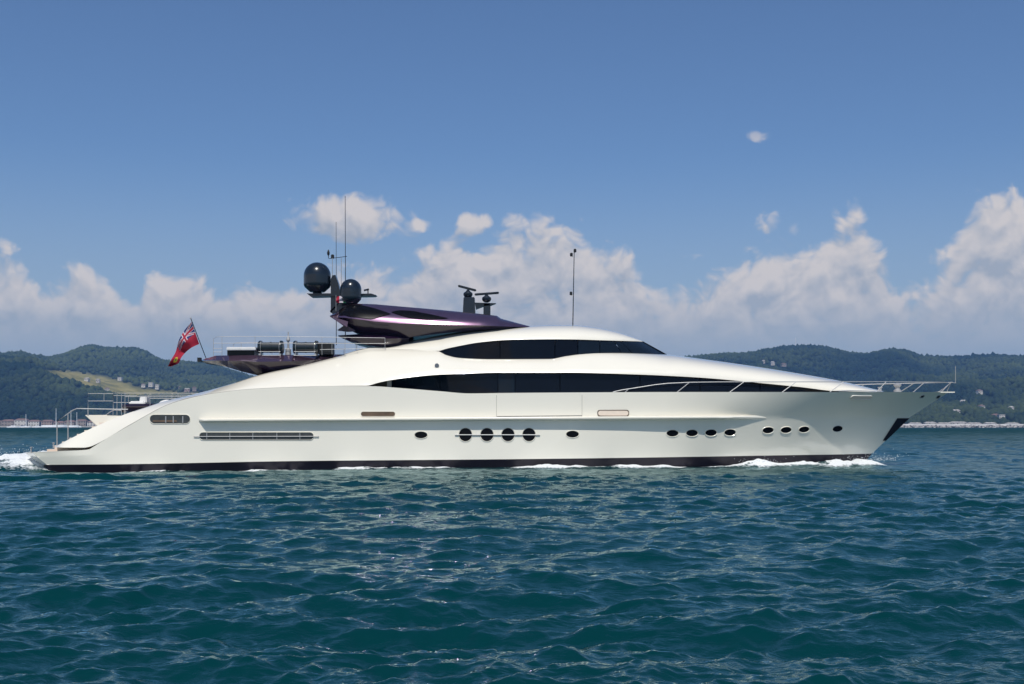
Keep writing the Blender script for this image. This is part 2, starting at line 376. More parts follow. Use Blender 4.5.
def land_z(px, Y):
    """height of the land in direction px at distance Y"""
    px = np.asarray(px, float); Y = np.asarray(Y, float)
    right = 1/(1+np.exp(-(px-560)/60))
    ys = 1900+right*(-150)                                   # shore
    yn = 2420+right*80; yr = 3850-right*250
    rz = (HZ-pchip(*zip(*RIDGE), px))*yr/F-8; nz = (HZ-pchip(*zip(*NEAR), px))*yn/F
    X = (px-512)*Y/F
    s = lambda a, b, v: np.clip((v-a)/(b-a), 0, 1)
    e = lambda t: t*t*(3-2*t)
    rise = s(ys+60, yn, Y)
    z1 = nz*(rise**.8)
    mid = nz+(rz-nz)*e(s(yn+60, yr, Y))
    z = np.where(Y < yn, z1, mid)
    z = np.where(Y > yr, rz-(Y-yr)*.14, z)
    gul = fbm(X*.0042+5, Y*.003, 4, 40)-.5
    z = z+gul*110*e(s(ys+150, ys+600, Y))*np.clip(1-s(yr-700, yr-150, Y), .06, 1)
    z = np.where(Y < ys+60, 2.2*s(ys-12, ys+10, Y)-1.2*(1-s(ys-30, ys-8, Y)), np.maximum(z, 2.2)+0)
    return z, ys
def meadow_mask(px, Y):
    X = (px-512)*Y/F
    g = lambda v, c, w: np.exp(-((v-c)/w)**2)
    py = HZ-land_z(px, Y)[0]*F/Y
    m = g(py, 381+(px-75)*.13, 8)*g(px, 84, 46)*1.5 + .95*g(py, 396, 6)*g(px, 150, 50) + .45*g(px, 975, 40)*g(py, 398, 5)
    m = m*(Y > 2430)
    return np.clip(m*2.9-(fbm(X*.012, Y*.008, 4, 55))*1.15+.12, 0, 1)
HOUSES = [
    (47,374.5,8,5,'plaster2',False,'pale hillside house at the upper left edge of the yellow meadow'),
    (88,380.5,9,4,'plaster2',False,'long low hillside house on the yellow meadow'),
    (99,382,8,5,'stone',False,'grey stone hillside house at the right end of the yellow meadow'),
    (108,390.6,9,4,'stone',False,'grey low hillside house above the stern rail gate'),
    (121,380,10,6,'plaster2',True,'white flat roofed hillside house alone above the meadow'),
    (127,381,6,4,'plaster2',True,'small white hillside house just right of the lone flat roofed one'),
    (144,387.4,9,4.5,'plaster2',False,'pale low hillside house left of the white hillside block'),
    (152,386.4,10,8,'plaster2',True,'tall white hillside block above the tender'),
    (158,389.4,8,9,'plaster2',True,'narrow white hillside block right of the tall white one'),
    (181,388.6,8,4,'plaster3',False,'rose hillside house left of the hillside village by the shoulder'),
    (189.5,382,5,4,'plaster2',False,'tiny pale hillside house below the flag'),
    (188,391.5,12,5,'plaster3',False,'long rose hillside house just above the white stern shoulder'),
    (195,390.6,9,6,'plaster',False,'ochre hillside house nearest the stern shoulder'),
    (763,363,8,5,'stone',False,'grey house at the left end of the hillside hamlet above the bow windows'),
    (772,364.6,10,6,'stone',False,'grey stone house in the middle of the hillside hamlet above the bow windows'),
    (783,366,12,5,'plaster',False,'ochre house at the right end of the hillside hamlet above the bow windows'),
    (801,346.8,10,4,'plaster3',False,'rose house on the ridge just right of the radio mast'),
    (811,346.8,12,4,'plaster',False,'ochre house on the ridge farther right of the radio mast'),
    (978,393.4,9,4.5,'plaster2',False,'pale hillside house highest up the right hand slope'),
    (962,403.6,11,4,'stone',False,'long low grey house on the right slope below the bow rail'),
    (954.5,414,12,4.5,'stone',False,'grey house low on the right slope close to the bow'),
    (980,410,8,6,'plaster2',False,'pale house halfway down the right hand slope'),
    (1009.5,411.4,8,6,'plaster2',False,'pale house on the right slope nearest the right edge of the photo'),
    (999.5,419,9,6,'plaster2',True,'white flat roofed house just above the breakwater'),
    (994,418,11,4,'plaster3',False,'rose house behind the white flat roofed one above the breakwater')]
def house_spot(px, py):
    Ys = np.arange(1850, 3900, 5.0); zz = land_z(np.full_like(Ys, px), Ys)[0]; pyy = HZ-(zz-CAMZ)*F/Ys
    ok = np.where(pyy <= py+.8)[0]; Yk = Ys[ok[0]] if len(ok) else 3700
    return ((px-512)*Yk/F, Yk-6, float(land_z(np.array([float(px)]), np.array([Yk]))[0][0])+2.0)
HOUSE_SPOTS = [house_spot(h[0], h[1]) for h in HOUSES]
def build_land():
    px = np.concatenate([np.linspace(-900, -40, 60), np.linspace(-30, 300, 230), np.linspace(302, 660, 70), np.linspace(662, 1060, 270), np.linspace(1075, 1900, 60)])
    Y = np.concatenate([np.linspace(1700, 1980, 50), np.linspace(1990, 4100, 190), np.linspace(4200, 5600, 12)])
    PX, YY = np.meshgrid(px, Y); Z, ys = land_z(PX, YY)
    X = (PX-512)*YY/F
    nr, nc = X.shape; idx = np.arange(nr*nc).reshape(nr, nc)
    Q = np.stack([idx[:-1,:-1], idx[:-1,1:], idx[1:,1:], idx[1:,:-1]], -1).reshape(-1, 4)
    me = mesh_np('hills', np.stack([X, YY, Z], -1), Q)
    md = meadow_mask(PX, YY)
    me.attributes.new('meadow', 'FLOAT', 'POINT').data.foreach_set('value', md.astype(np.float32).ravel())
    m = bpy.data.materials.new('hill_ground'); m.use_nodes = True; nt = m.node_tree; L = nt.links; b = nt.nodes['Principled BSDF']
    b.inputs['Roughness'].default_value = .95; b.inputs['Specular IOR Level'].default_value = .1
    tc = nt.nodes.new('ShaderNodeTexCoord'); n = nt.nodes.new('ShaderNodeTexNoise'); n.inputs['Scale'].default_value = .02; n.inputs['Detail'].default_value = 8; n.inputs['Roughness'].default_value = .7
    L.new(tc.outputs['Object'], n.inputs['Vector'])
    r1 = nt.nodes.new('ShaderNodeValToRGB'); r1.color_ramp.elements[0].position = .35; r1.color_ramp.elements[0].color = (.008, .018, .010, 1); r1.color_ramp.elements[1].position = .68; r1.color_ramp.elements[1].color = (.026, .042, .016, 1)
    r2 = nt.nodes.new('ShaderNodeValToRGB'); r2.color_ramp.elements[0].position = .35; r2.color_ramp.elements[0].color = (.12, .12, .035, 1); r2.color_ramp.elements[1].position = .65; r2.color_ramp.elements[1].color = (.34, .28, .10, 1)
    L.new(n.outputs[0], r1.inputs[0]); L.new(n.outputs[0], r2.inputs[0])
    a = nt.nodes.new('ShaderNodeAttribute'); a.attribute_name = 'meadow'
    mx = nt.nodes.new('ShaderNodeMix'); mx.data_type = 'RGBA'; L.new(a.outputs['Fac'], mx.inputs[0]); L.new(r1.outputs[0], mx.inputs[6]); L.new(r2.outputs[0], mx.inputs[7]); L.new(mx.outputs[2], b.inputs['Base Color'])
    link('hills', me, m, smooth=True)['kind'] = 'structure'
    # far-off wood on the slopes
    bm = bmesh.new(); bmesh.ops.create_icosphere(bm, subdivisions=1, radius=1); bv = np.array([v.co[:] for v in bm.verts]); bf = np.array([[v.index for v in f.verts] for f in bm.faces]); bm.free()
    n = 80000; r = np.random.default_rng(3)
    pxs = np.concatenate([r.uniform(-600, -160, 9000), r.uniform(1180, 1650, 9000), r.uniform(-160, 330, 26000), r.uniform(330, 660, 6000), r.uniform(660, 1180, 30000)])
    t = r.uniform(0, 1, n); Ys = 1815+(4000-1815)*t**1.1
    Z, ys = land_z(pxs, Ys); keep = (Ys > ys+62)&(r.uniform(0, 1, n) > meadow_mask(pxs, Ys)*1.25)
    
    Xa = (pxs-512)*Ys/F
    for hx_, hy_, _ in HOUSE_SPOTS: keep &= ~((np.abs(Xa-hx_) < 9)&(Ys < hy_+9)&(Ys > hy_-60))
    pxs, Ys, Z = pxs[keep], Ys[keep], Z[keep]; n = len(pxs); Xs = (pxs-512)*Ys/F
    big = fbm(Xs*.01, Ys*.01, 3, 70)
    rad = r.uniform(3.2, 6.5, n)*(.7+.7*big)
    V = bv[None]*r.uniform(.75, 1.25, (n, len(bv), 1)); V = V*np.stack([rad, rad, rad*r.uniform(.9, 1.4, n)], -1)[:, None, :]
    V = V+np.stack([Xs, Ys, Z+rad*.75], -1)[:, None, :]
    Fs = bf[None]+(np.arange(n)*len(bv))[:, None, None]
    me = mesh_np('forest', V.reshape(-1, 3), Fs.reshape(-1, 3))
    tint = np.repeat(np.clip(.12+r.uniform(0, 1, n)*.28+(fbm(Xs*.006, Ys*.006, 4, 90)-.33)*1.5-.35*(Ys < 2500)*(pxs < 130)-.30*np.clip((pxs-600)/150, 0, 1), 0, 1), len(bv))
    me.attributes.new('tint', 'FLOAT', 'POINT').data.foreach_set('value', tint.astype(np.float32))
    m = bpy.data.materials.new('foliage'); m.use_nodes = True; nt = m.node_tree; L = nt.links; b = nt.nodes['Principled BSDF']
    b.inputs['Roughness'].default_value = .9; b.inputs['Specular IOR Level'].default_value = .15
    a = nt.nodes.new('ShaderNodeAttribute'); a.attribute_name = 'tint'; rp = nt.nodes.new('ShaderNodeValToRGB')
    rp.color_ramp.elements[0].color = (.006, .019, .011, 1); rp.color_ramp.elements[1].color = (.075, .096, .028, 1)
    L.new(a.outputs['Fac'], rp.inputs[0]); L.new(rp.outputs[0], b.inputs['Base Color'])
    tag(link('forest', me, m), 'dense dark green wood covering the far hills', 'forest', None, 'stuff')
build_land()
#HAZE
def build_haze():
    mb = MB().box((0, 2600, 159.5), (16000, 6400, 323)); o = mb.build('haze', None)
    m = bpy.data.materials.new('haze_air'); m.use_nodes = True; nt = m.node_tree; nt.nodes.clear()
    out = nt.nodes.new('ShaderNodeOutputMaterial'); v = nt.nodes.new('ShaderNodeVolumePrincipled')
    v.inputs['Color'].default_value = (.27, .52, 1.0, 1); v.inputs['Density'].default_value = HAZE_DENSITY; v.inputs['Anisotropy'].default_value = .0
    nt.links.new(v.outputs[0], out.inputs['Volume']); o.data.materials.append(m); tag(o, None, None, None, 'stuff')
build_haze()

# ------------------------------------------------------------------ the yacht
yacht = empty('motor_yacht', (0, YC, 0), 'long white motor yacht with dark window bands and purple radar arch', 'yacht')
KEEL = Cv([(50,483,.6),(120,483,.4),(500,483,.5),(640,483,.9),(740,482,2.0),(800,481,3.0),(850,480,4.19)])
BOOT = Cv([(47,464.8,.3),(120,464.2,.06),(300,461,.05),(500,459.3,.05),(640,457.6,.4),(740,456,1.5),(800,455,2.65),(840,454.4,3.5),(872,453.6,4.19)])
KNUC = Cv([(37,457,.22),(88,455,.1),(140,438,.12),(199,421.5,.12),(300,420,.12),(500,418.5,.12),(640,418,.22),(700,417.8,.48),(740,417.6,.86),(800,417.5,1.7),(850,417.5,2.72),(885,417.5,3.55),(909.6,417.5,4.19)])
SHEER = Cv([(33,452.2,.2),(60,451,.12),(88,449.6,.12),(96,445,.12),(130,425,.12),(170,404,.15),(192,397.5,.15),(215,393.2,.15),(250,389.2,.15),(300,387,.15),(350,386,.15),(372,386.2,.15),(400,388,.15),(440,391.2,.15),
    (470,393.4,.15),(500,393,.15),(600,392.3,.17),(680,392,.25),(740,392,.45),(800,392,.85),(850,392,1.45),(900,392,2.45),(930,392,3.4),(949,392,4.19)])
NS = 260
def us(c, n=NS): return c.at(np.linspace(c.x0, c.x1, n))
def us_eased(c, n=NS):
    t = np.linspace(0, 1, n); return c.at(c.x0+(c.x1-c.x0)*t)
lk, lb, ln, lsr = us(KEEL), us(BOOT), us(KNUC), us(SHEER)
G_low = strip(lb, ln, 10, 1.0, 1.0); G_up = strip(ln, lsr, 8)
hullm = MB(); both(hullm, G_low); both(hullm, G_up)
# sloping transom between the two sides
def cap(mb, A):
    A = np.array(A); mb.grid(np.stack([A, mirror(A)], 0))
tc_ = [P(42.5,465.5,61.3), P(30.5,457,61.2), P(25.2,452.6,61.2)]
both(hullm, np.array([[tuple(lb[0]), tuple(ln[0]), tuple(lsr[0])], [tuple(v) for v in tc_]]))
cap(hullm, [tuple(v) for v in tc_])
hull = hullm.build('hull', MT['white'], yacht, smooth=True, angle=22)
m = MB(); G = strip(lk, lb, 3); both(m, G); cap(m, [lk[0], lb[0]])
m.build('boot_stripe', MT['black'], hull, smooth=True, angle=40)
# decks at rail height
m = MB(); A = SHEER.at(np.linspace(470, 947, 120)); A[:,2] -= .06; A[:,1] += .04; B = A.copy(); B[:,1] = YC; B[:,2] += .03; both(m, strip(A, B, 2))
m.build('foredeck', MT['white'], yacht, smooth=True)
m = MB(); A = np.concatenate([[tuple(P(25.6, 452.6, 61.2))], SHEER.at(np.linspace(33, 90, 20))]); A[:,2] = A[:,2]-.03; B = A.copy(); B[:,1] = YC; both(m, strip(A, B, 2)); m.build('swim_platform', MT['teak'], yacht)
# all points on the near side, for fitting things to the hull
def dense(G):
    G = np.asarray(G); return G
GD = []
for G in (strip(us(BOOT, 1200), us(KNUC, 1200), 40), strip(us(KNUC, 1200), us(SHEER, 1200), 30)):
    du = np.gradient(G, axis=0); dv = np.gradient(G, axis=1); nrm = np.cross(du, dv); nrm /= np.linalg.norm(nrm, axis=-1, keepdims=True)+1e-9
    nrm *= np.where(nrm[..., 1:2] > 0, -1, 1)
    GD.append((G.reshape(-1, 3), nrm.reshape(-1, 3)))
GP = np.concatenate([g[0] for g in GD]); GN = np.concatenate([g[1] for g in GD])
GPX = 512+F*GP[:,0]/GP[:,1]; GPY = HZ-F*(GP[:,2]-CAMZ)/GP[:,1]
def on_hull(px, py):
    k = np.argmin((GPX-px)**2+(GPY-py)**2); n = Vector(GN[k]); p = Vector(GP[k])
    q = P(px, py, p.y); return Vector((q.x, p.y, q.z)), n
def frame(n):
    n = n.normalized(); x = Vector((0, 0, 1)).cross(n).normalized(); x = x if x.x > 0 else -x; z = n.cross(x)
    if z.z < 0: z = -z
    return x, z, n
def oval_pts(w, h, n=28, k=2.0):
    return [(w*math.copysign(abs(math.cos(a))**(2/k), math.cos(a)), h*math.copysign(abs(math.sin(a))**(2/k), math.sin(a))) for a in [2*math.pi*i/n for i in range(n)]]
def capsule_pts(w, h, n=8):
    r = h; pts = []
    for i in range(n+1): a = -math.pi/2+math.pi*i/n; pts.append((w-r+r*math.cos(a), r*math.sin(a)))
    for i in range(n+1): a = math.pi/2+math.pi*i/n; pts.append((-w+r+r*math.cos(a), r*math.sin(a)))
    return pts
def patch(name, px, py, outline, mt, rim=None, parent=None, proud=.012, rim_w=.035, follow=True, label=None, sides=True):
    """a flush fitting on the hull skin with its own frame, on both sides"""
    par = parent or yacht
    p, n = on_hull(px, py); x, z, n = frame(n)
    def pos(a, b, o):
        q = p+x*a+z*b
        if follow and (abs(a) > .3 or len(outline) < 20):
            qq, nn = on_hull(512+F*q.x/q.y, HZ-F*(q.z-CAMZ)/q.y); q = Vector((q.x, qq.y, q.z))
        return q+n*o
    res = []
    for s in ((0, 1) if sides else (0,)):
        inner = [pos(a, b, proud) for a, b in outline]
        mb = MB(); mb.add(inner, [tuple(range(len(inner)))])
        fix = lambda mb: setattr(mb, 'v', [(v[0], 2*YC-v[1], v[2]) if s else v for v in mb.v])
        fix(mb); o = mb.build(name, MT[mt], par)
        if label: o['label'] = label
        if rim:
            k = len(outline); rb = MB()
            sc = lambda a, b, w: (a+math.copysign(w, a) if abs(a) > 1e-6 else a, b+math.copysign(w, b) if abs(b) > 1e-6 else b)
            rings = [[pos(a, b, proud-.004) for a, b in outline], [pos(*sc(a, b, rim_w*.5), proud+.022) for a, b in outline], [pos(*sc(a, b, rim_w), -.02) for a, b in outline]]
            rb.grid(np.array([rings[0]+rings[0][:1], rings[1]+rings[1][:1], rings[2]+rings[2][:1]])); fix(rb)
            rb.build('rim', MT[rim], o, smooth=True)
        res.append(o)
    return res
for px, py in ((421,435),(572.5,434.2)): patch('porthole', px, py, oval_pts(.31, .165), 'void', 'white', rim_w=.035)
for px in (465.5,487,508,529): patch('round_porthole', px, 434.7, oval_pts(.32, .33), 'void', 'white', rim_w=.035)
for px, py in ((672.5,433.2),(692,433),(711,432.7),(730,432.4),(768,430.2),(786,429.9),(804,429.4),(837.5,428.7)): patch('porthole', px, py, oval_pts(.30, .165), 'void', 'white', rim_w=.035)
def hull_bar(name, x0, x1, py0, py1, mt, off, r, parent, n=24, taper=True):
    pts = []; rr = []
    for i in range(n+1):
        t = i/n; px = x0+(x1-x0)*t; p, nn = on_hull(px, py0+(py1-py0)*t); pts.append(p+nn*off)
    MB().tube(pts, r, 8).build(name, MT[mt], parent, smooth=True)
    return MB().tube([(v.x, 2*YC-v.y, v.z) for v in pts], r, 8).build(name, MT[mt], parent, smooth=True)
hull_bar('guard_bar', 455, 540, 434.9, 434.9, 'steel', .045, .028, hull)
# long side grille
def capsule_at(name, x0, x1, y0, y1, mt, rim=None, **k):
    w = (x1-x0)/2*Y0/F; h = (y1-y0)/2*Y0/F
    return patch(name, (x0+x1)/2, (y0+y1)/2, capsule_pts(w, h), mt, rim, **k)
gr = capsule_at('side_grille', 199.5, 313.5, 432.6, 439.8, 'grille', 'white', rim_w=.03)
hull_bar('guard_bar', 194, 319, 436.6, 436.4, 'steel', .05, .022, hull)
for px in (207, 230, 253, 277, 300):
    p, n = on_hull(px, 436.2); MB().box(p+n*.03, (.03, .04, .33)).build('grille_post', MT['steel'], gr[0])
wn = capsule_at('side_opening', 150, 190, 415, 423.4, 'grille', 'white', rim_w=.03)
for px in (166, 173.5, 183):
    p, n = on_hull(px, 419.5); MB().box(p+n*.03, (.05, .04, .33)).build('opening_post', MT['steel'], wn[0])
p, n = on_hull(165, 421); MB().box(p+n*.02, (1.2, .03, .09)).build('seat_cushion', MT['brown'], wn[0])
capsule_at('hull_light', 361, 395, 411.8, 416.2, 'bronze', 'white', rim_w=.02)
capsule_at('name_plate', 598, 628.5, 410.6, 415.6, 'cream', 'bronze', rim_w=.05)
capsule_at('name_plate', 848.5, 873.5, 394.6, 399.4, 'cream', 'white', rim_w=.02, proud=.05)
for px, py in ((922.2, 396.4), (938, 396.8)):
    patch('fairlead', px, py, oval_pts(.11, .09, 16), 'rubber', 'steel', rim_w=.05)
# boarding door seams
for (a, b, c, d_, r_) in ((496.5,582,416.4,415.6,.014), ):
    hull_bar('door_seam', a, b, c, d_, 'seam', .004, r_, hull)
for px in (496.5, 582):
    pts = []
    for py in np.linspace(395, 416, 8): p, n = on_hull(px, py); pts.append(p+n*.001)
    MB().tube(pts, .007, 6).build('door_seam', MT['seam'], hull)
# rub rail
def rub_rail():
    mb = MB(); xs = np.linspace(199, 766, 160); rows = []
    for px in xs:
        py = 420.6+(417.4-420.6)*(px-199)/(766-199)
        p, n = on_hull(px, py); out = .37*min(1, (px-198.5)/7, (766.5-px)/60+.02); out = max(out, .004)
        z = p.z
        y = lambda dz, o: (p.x, p.y-o+.0, z+dz)
        rows.append([y(.10, -.03), y(.085, out*.85), y(.05, out), y(-.01, out), y(-.05, out*.75), y(-.10, -.03)])
    G = np.array(rows); both(mb, G)
    mb.build('rub_rail', MT['white'], hull, smooth=True, angle=50)
rub_rail()
# black plate on the stem
def stem_plate():
    mb = MB(); rows = []
    for t in np.linspace(.36, .985, 14):
        r = []
        for s in np.linspace(0, 1, 5):
            w = .004+.010*(t-.36)/.625
            u = 1-w*(1-s); k = u*(NS-1); i = min(int(k), NS-2); f = k-i
            a = lb[i]*(1-f)+lb[i+1]*f; b = ln[i]*(1-f)+ln[i+1]*f; q = a*(1-t)+b*t
            r.append((q[0]+.02, q[1]-.02, q[2]-.01))
        rows.append(r)
    both(mb, np.array(rows)); mb.build('stem_plate', MT['black'], hull, smooth=True)
stem_plate()
# ---------------- shoulders sweeping up from the stern
KN2 = Cv([(57,447.4,.16),(70,447.6,.14),(84,447.6,.13),(90,446.6,.13),(96,444.2,.14),(130,424.6,.14),(170,403.7,.16),(192,397.2,.16),(215,393,.16),(250,389,.16),(300,386.8,.16),(345,385.8,.17)])
HH = Cv([(54.5,446.8,.55),(75,436.3,.62),(97,425.8,.7),(123,415,.8),(145,407.6,.9),(165,401.2,1.0),(184,396.6,1.1),(205,391.4,1.25),(228,384.9,1.4),(263,374,1.65),(300,366,1.95),(345,354.8,2.3)])
m = MB(); a, b = us(KN2, 160), us(HH, 160); both(m, strip(a, b, 8, 1.15, 1.12))
c_ = b.copy(); c_[:,1] += .35; c_[:,2] -= .03; both(m, strip(b, c_, 1)); e_ = c_.copy(); e_[:,2] -= .8; e_[:,1] += .1; both(m, strip(c_, e_, 1))
f_ = a.copy(); f_[:,1] += .6; f_[:,2] -= .06; both(m, strip(a, f_, 1))
shoulder = m.build('stern_shoulder', MT['white'], yacht, smooth=True, angle=35)
# ---------------- superstructure
def d_sheer(px): return pchip(SHEER.x, [p[2] for p in SHEER.p], px)
W1 = [(300,386.7),(345,385.8),(367,385.6),(378,382.8),(390,380.2),(420,376.2),(460,373.6),(500,372.6),(560,372.6),(640,374.6),(700,377.6),(760,383),(800,387),(840,391.3),(882,391.8)]
def S1f(px): return pchip(*zip(*W1), px)
def s1d(px): return np.interp(px, [300,345,367,420,500,2000], [.17,.17,.20,.45,.62,.62])+(d_sheer(px)-.15)
xs1 = np.linspace(345, 882, 200)
S1 = np.array([P(x, y, Y0+min(d, 4.15)) for x, y, d in zip(xs1, S1f(xs1), s1d(xs1))])
S2c = Cv([(345,354.8,2.3),(360,350.5,2.35),(371,348.4,2.35),(385,348.9,2.3),(410,349.8,2.1),(438,351.2,1.75),(446,355,1.62),(460,358,1.55),(490,359.2,1.55),(550,359,1.55),(565,356.4,1.6),(580,354.4,1.68),(600,353.2,1.85),(620,353,2.15),(640,353.4,2.65),(655,354,3.25),(669,354.8,4.19),(690,357.6,4.19),(750,366,4.19),(800,374,4.19),(840,381.2,4.19),(865,387.2,4.19),(882,391.6,4.19)])
S2 = S2c.at(xs1)
mw = MB(); Gs = []
ku = np.clip((xs1-600)/80, 0, 1)
for t in np.linspace(0, 1, 15):
    kb = np.clip((xs1-345)/70, 0, 1); pd = 1.15+.1*kb+.45*ku; qz = 1.12+.13*kb+.5*ku
    td = t**pd; tz = 1-(1-t)**qz
    Gs.append(np.stack([S1[:,0]+(S2[:,0]-S1[:,0])*t, S1[:,1]+(S2[:,1]-S1[:,1])*td, S1[:,2]+(S2[:,2]-S1[:,2])*tz], -1))
both(mw, np.stack(Gs, 1))
# soffit over the side windows
so = S1.copy(); so[:,1] = np.minimum(so[:,1]+.5, YC); so[:,2] += .015; both(mw, strip(S1, so, 1))
sup = mw.build('superstructure', MT['white'], yacht, smooth=True, angle=38)
# roof of the wheelhouse
R1c = Cv([(345,354.8,2.3),(360,350.5,2.35),(371,348.4,2.35),(385,348.9,2.3),(410,349.6,2.1),(438,350.9,1.74),(446,348.8,1.68),(460,345.8,1.62),(480,342.3,1.6),(510,339.7,1.6),(530,339.2,1.62),(570,339.4,1.75),(600,340.2,2.1),(620,340.8,2.7),(633,341.2,3.4),(643,341.6,4.19)])
CRc = Cv([(345,354,4.2),(371,348.3,4.2),(385,347.5,4.2),(407,342,4.2),(440,335.2,4.2),(480,329.5,4.2),(520,326.6,4.2),(560,325.2,4.2),(574,325.4,4.2),(590,327,4.2),(605,329.4,4.2),(620,333,4.2),(633,337.4,4.2),(643,341.4,4.2)])
xr = np.linspace(345, 643, 150); A = R1c.at(xr); B = CRc.at(xr)
mr = MB(); both(mr, strip(A, B, 12, 1.5, 1.7))
so = A.copy(); so[:,1] = np.minimum(so[:,1]+.35, YC); so[:,2] += .015; both(mr, strip(A, so, 1))
roof = mr.build('wheelhouse_roof', MT['white'], yacht, smooth=True, angle=40)
# window bands, one pane at a time
def glass_band(name, edges, lo, hi, gap=.35, mt='glass'):
    for x0, x1 in zip(edges[:-1], edges[1:]):
        xx = np.linspace(x0+gap, x1-gap, max(4, int((x1-x0)/5)))
        a, b = lo(xx), hi(xx)
        for s in (0, 1):
            G = strip(a, b, 3); G = mirror(G) if s else G
            MB().grid(G).build(name, MT[mt], yacht, smooth=True)
def main_lo(px):
    return np.array([P(x, y, Y0+min(d+.62, 4.17)) for x, y, d in zip(px, np.maximum(pchip(SHEER.x, [p[1] for p in SHEER.p], px), 0)+.6, d_sheer(px))])
def main_hi(px):
    return np.array([P(x, y-.5, Y0+min(d+.24, 4.18)) for x, y, d in zip(px, S1f(px), s1d(px))])
glass_band('side_window', [391.5, 440, 498], main_lo, main_hi)
glass_band('side_window', [498, 515], main_lo, main_hi, mt='glass2')
glass_band('side_window', [515, 560, 640, 700, 760, 839], main_lo, main_hi)
glass_band('side_window', [369, 387], main_lo, main_hi, mt='bronze')
glass_band('window_pillar', [387, 391.5], main_lo, main_hi, gap=0, mt='cream')
def up_lo(px):
    a = S2c.at(px); a[:,1] += .06; a[:,2] -= .03; return a
def up_hi(px):
    t = (px-438.5)/(668.5-438.5); q = 438.5+(642.6-438.5)*np.where(px < 600, (px-438.5)/(642.6-438.5), 0)
    q = np.where(px < 600, px, 600+(642.8-600)*(px-600)/(668.8-600)); a = R1c.at(q); a[:,1] += .08; a[:,2] += .03; return a
glass_band('wheelhouse_window', [438.8, 500, 555, 578], up_lo, up_hi)
glass_band('wheelhouse_window', [578, 600, 622, 633, 668.8], up_lo, up_hi, mt='glass2')
# inner liners keep the houses closed
m = MB(); xx = np.linspace(372, 836, 60); a = main_lo(xx); a[:,1] = np.minimum(a[:,1]+.5, YC-.01); b = main_hi(xx); b[:,1] = np.minimum(b[:,1]+.7, YC-.01); both(m, strip(a, b, 1)); m.build('saloon_lining', MT['rubber'], yacht)
# badge ball on the side
p = P(437, 365.6, Y0+.8)
MB().lathe(p, [(.001,.06),(.05,.055),(.09,.03),(.11,-.02),(.11,-.12)], 16, 'y').build('round_badge', MT['badge'], yacht, smooth=True)
# ---------------- aft deck between the shoulders
dz = P(0, 416.3, YC).z
def aft_deck():
    x0, x1 = P(126, 0, YC).x, P(348, 0, YC).x
    MB().box(((x0+x1)/2, YC, dz-.25), (x1-x0, 6.2, .5)).build('aft_deck', MT['white'], yacht)
    MB().box((P(270, 0, YC).x, YC, dz+1.0), (.15, 5.0, 2.0)).build('saloon_door', MT['glass'], yacht)
    # steps climbing from the platform, one flight each side
    zb = P(0, 449, YC).z
    for s in (-1, 1):
        mb = MB(); xa, xb = P(62, 0, YC).x, P(126, 0, YC).x; n = 9
        for i in range(n):
            h = (dz-zb)*(i+1)/n; mb.box((xa+(xb-xa)*(i+.5)/n, YC+s*2.55, zb+h/2-.34), ((xb-xa)/n, 1.0, h))
        mb.build('stairway', MT['cream'], yacht)
    mb = MB(); a = [P(84.5, 415, 61.9), P(107, 415, 61.9), P(107, 427, 61.9), P(97, 426.5, 61.9)]
    b = [Vector((v.x, 2*YC-v.y, v.z)) for v in a]
    mb.add(a+b, [(0,1,2,3),(7,6,5,4),(0,4,5,1),(1,5,6,2),(2,6,7,3),(3,7,4,0)]); mb.build('stern_seat', MT['white'], yacht, bevel=.03)
aft_deck()
def rails(name, paths, r=.018, mt='steel', both_sides=True, parent=None):
    for s in ((0, 1) if both_sides else (0,)):
        mb = MB()
        for pts in paths: mb.tube([(v[0], 2*YC-v[1] if s else v[1], v[2]) for v in pts], r, 6)
        mb.build(name, MT[mt], parent or yacht, smooth=True)
Ya = 61.3
q = lambda *p: [P(x, y, Ya) for x, y in p]
rails('stern_handrail', [q((57,447),(57,421.5),(66,415),(73,410.2),(77,408.6),(84,408.8),(113,409.3),(128,409.4)), q((68,440),(68,414)), q((88,416),(88,409))], .03)
Yb = 62.2
q2 = lambda *p: [P(x, y, Yb) for x, y in p]
rails('aft_deck_rail', [q2((88,409),(88,393.6),(113,393.6)), q2((88,401),(113,401)), q2((104,394),(104,401.2)), q2((113,416),(113,393.2),(125,393.2),(160,393.2),(207,393.4)), q2((117,394),(117,415)), q2((121.5,394),(121.5,415)), q2((125,396.6),(160,396.8),(200,396.8)), q2((125,393.2),(125,414)), q2((150,393.3),(150,409)), q2((178,393.3),(178,402))], .015)
for px in (31, 53.5):
    p = P(px, 452 if px < 40 else 447.5, 60.6); MB().lathe(p-Vector((0,0,.02)), [(.045,0),(.035,.04),(.03,.2),(.06,.23),(.06,.27),(.02,.28)], 12).build('bollard', MT['steel'], yacht, smooth=True)
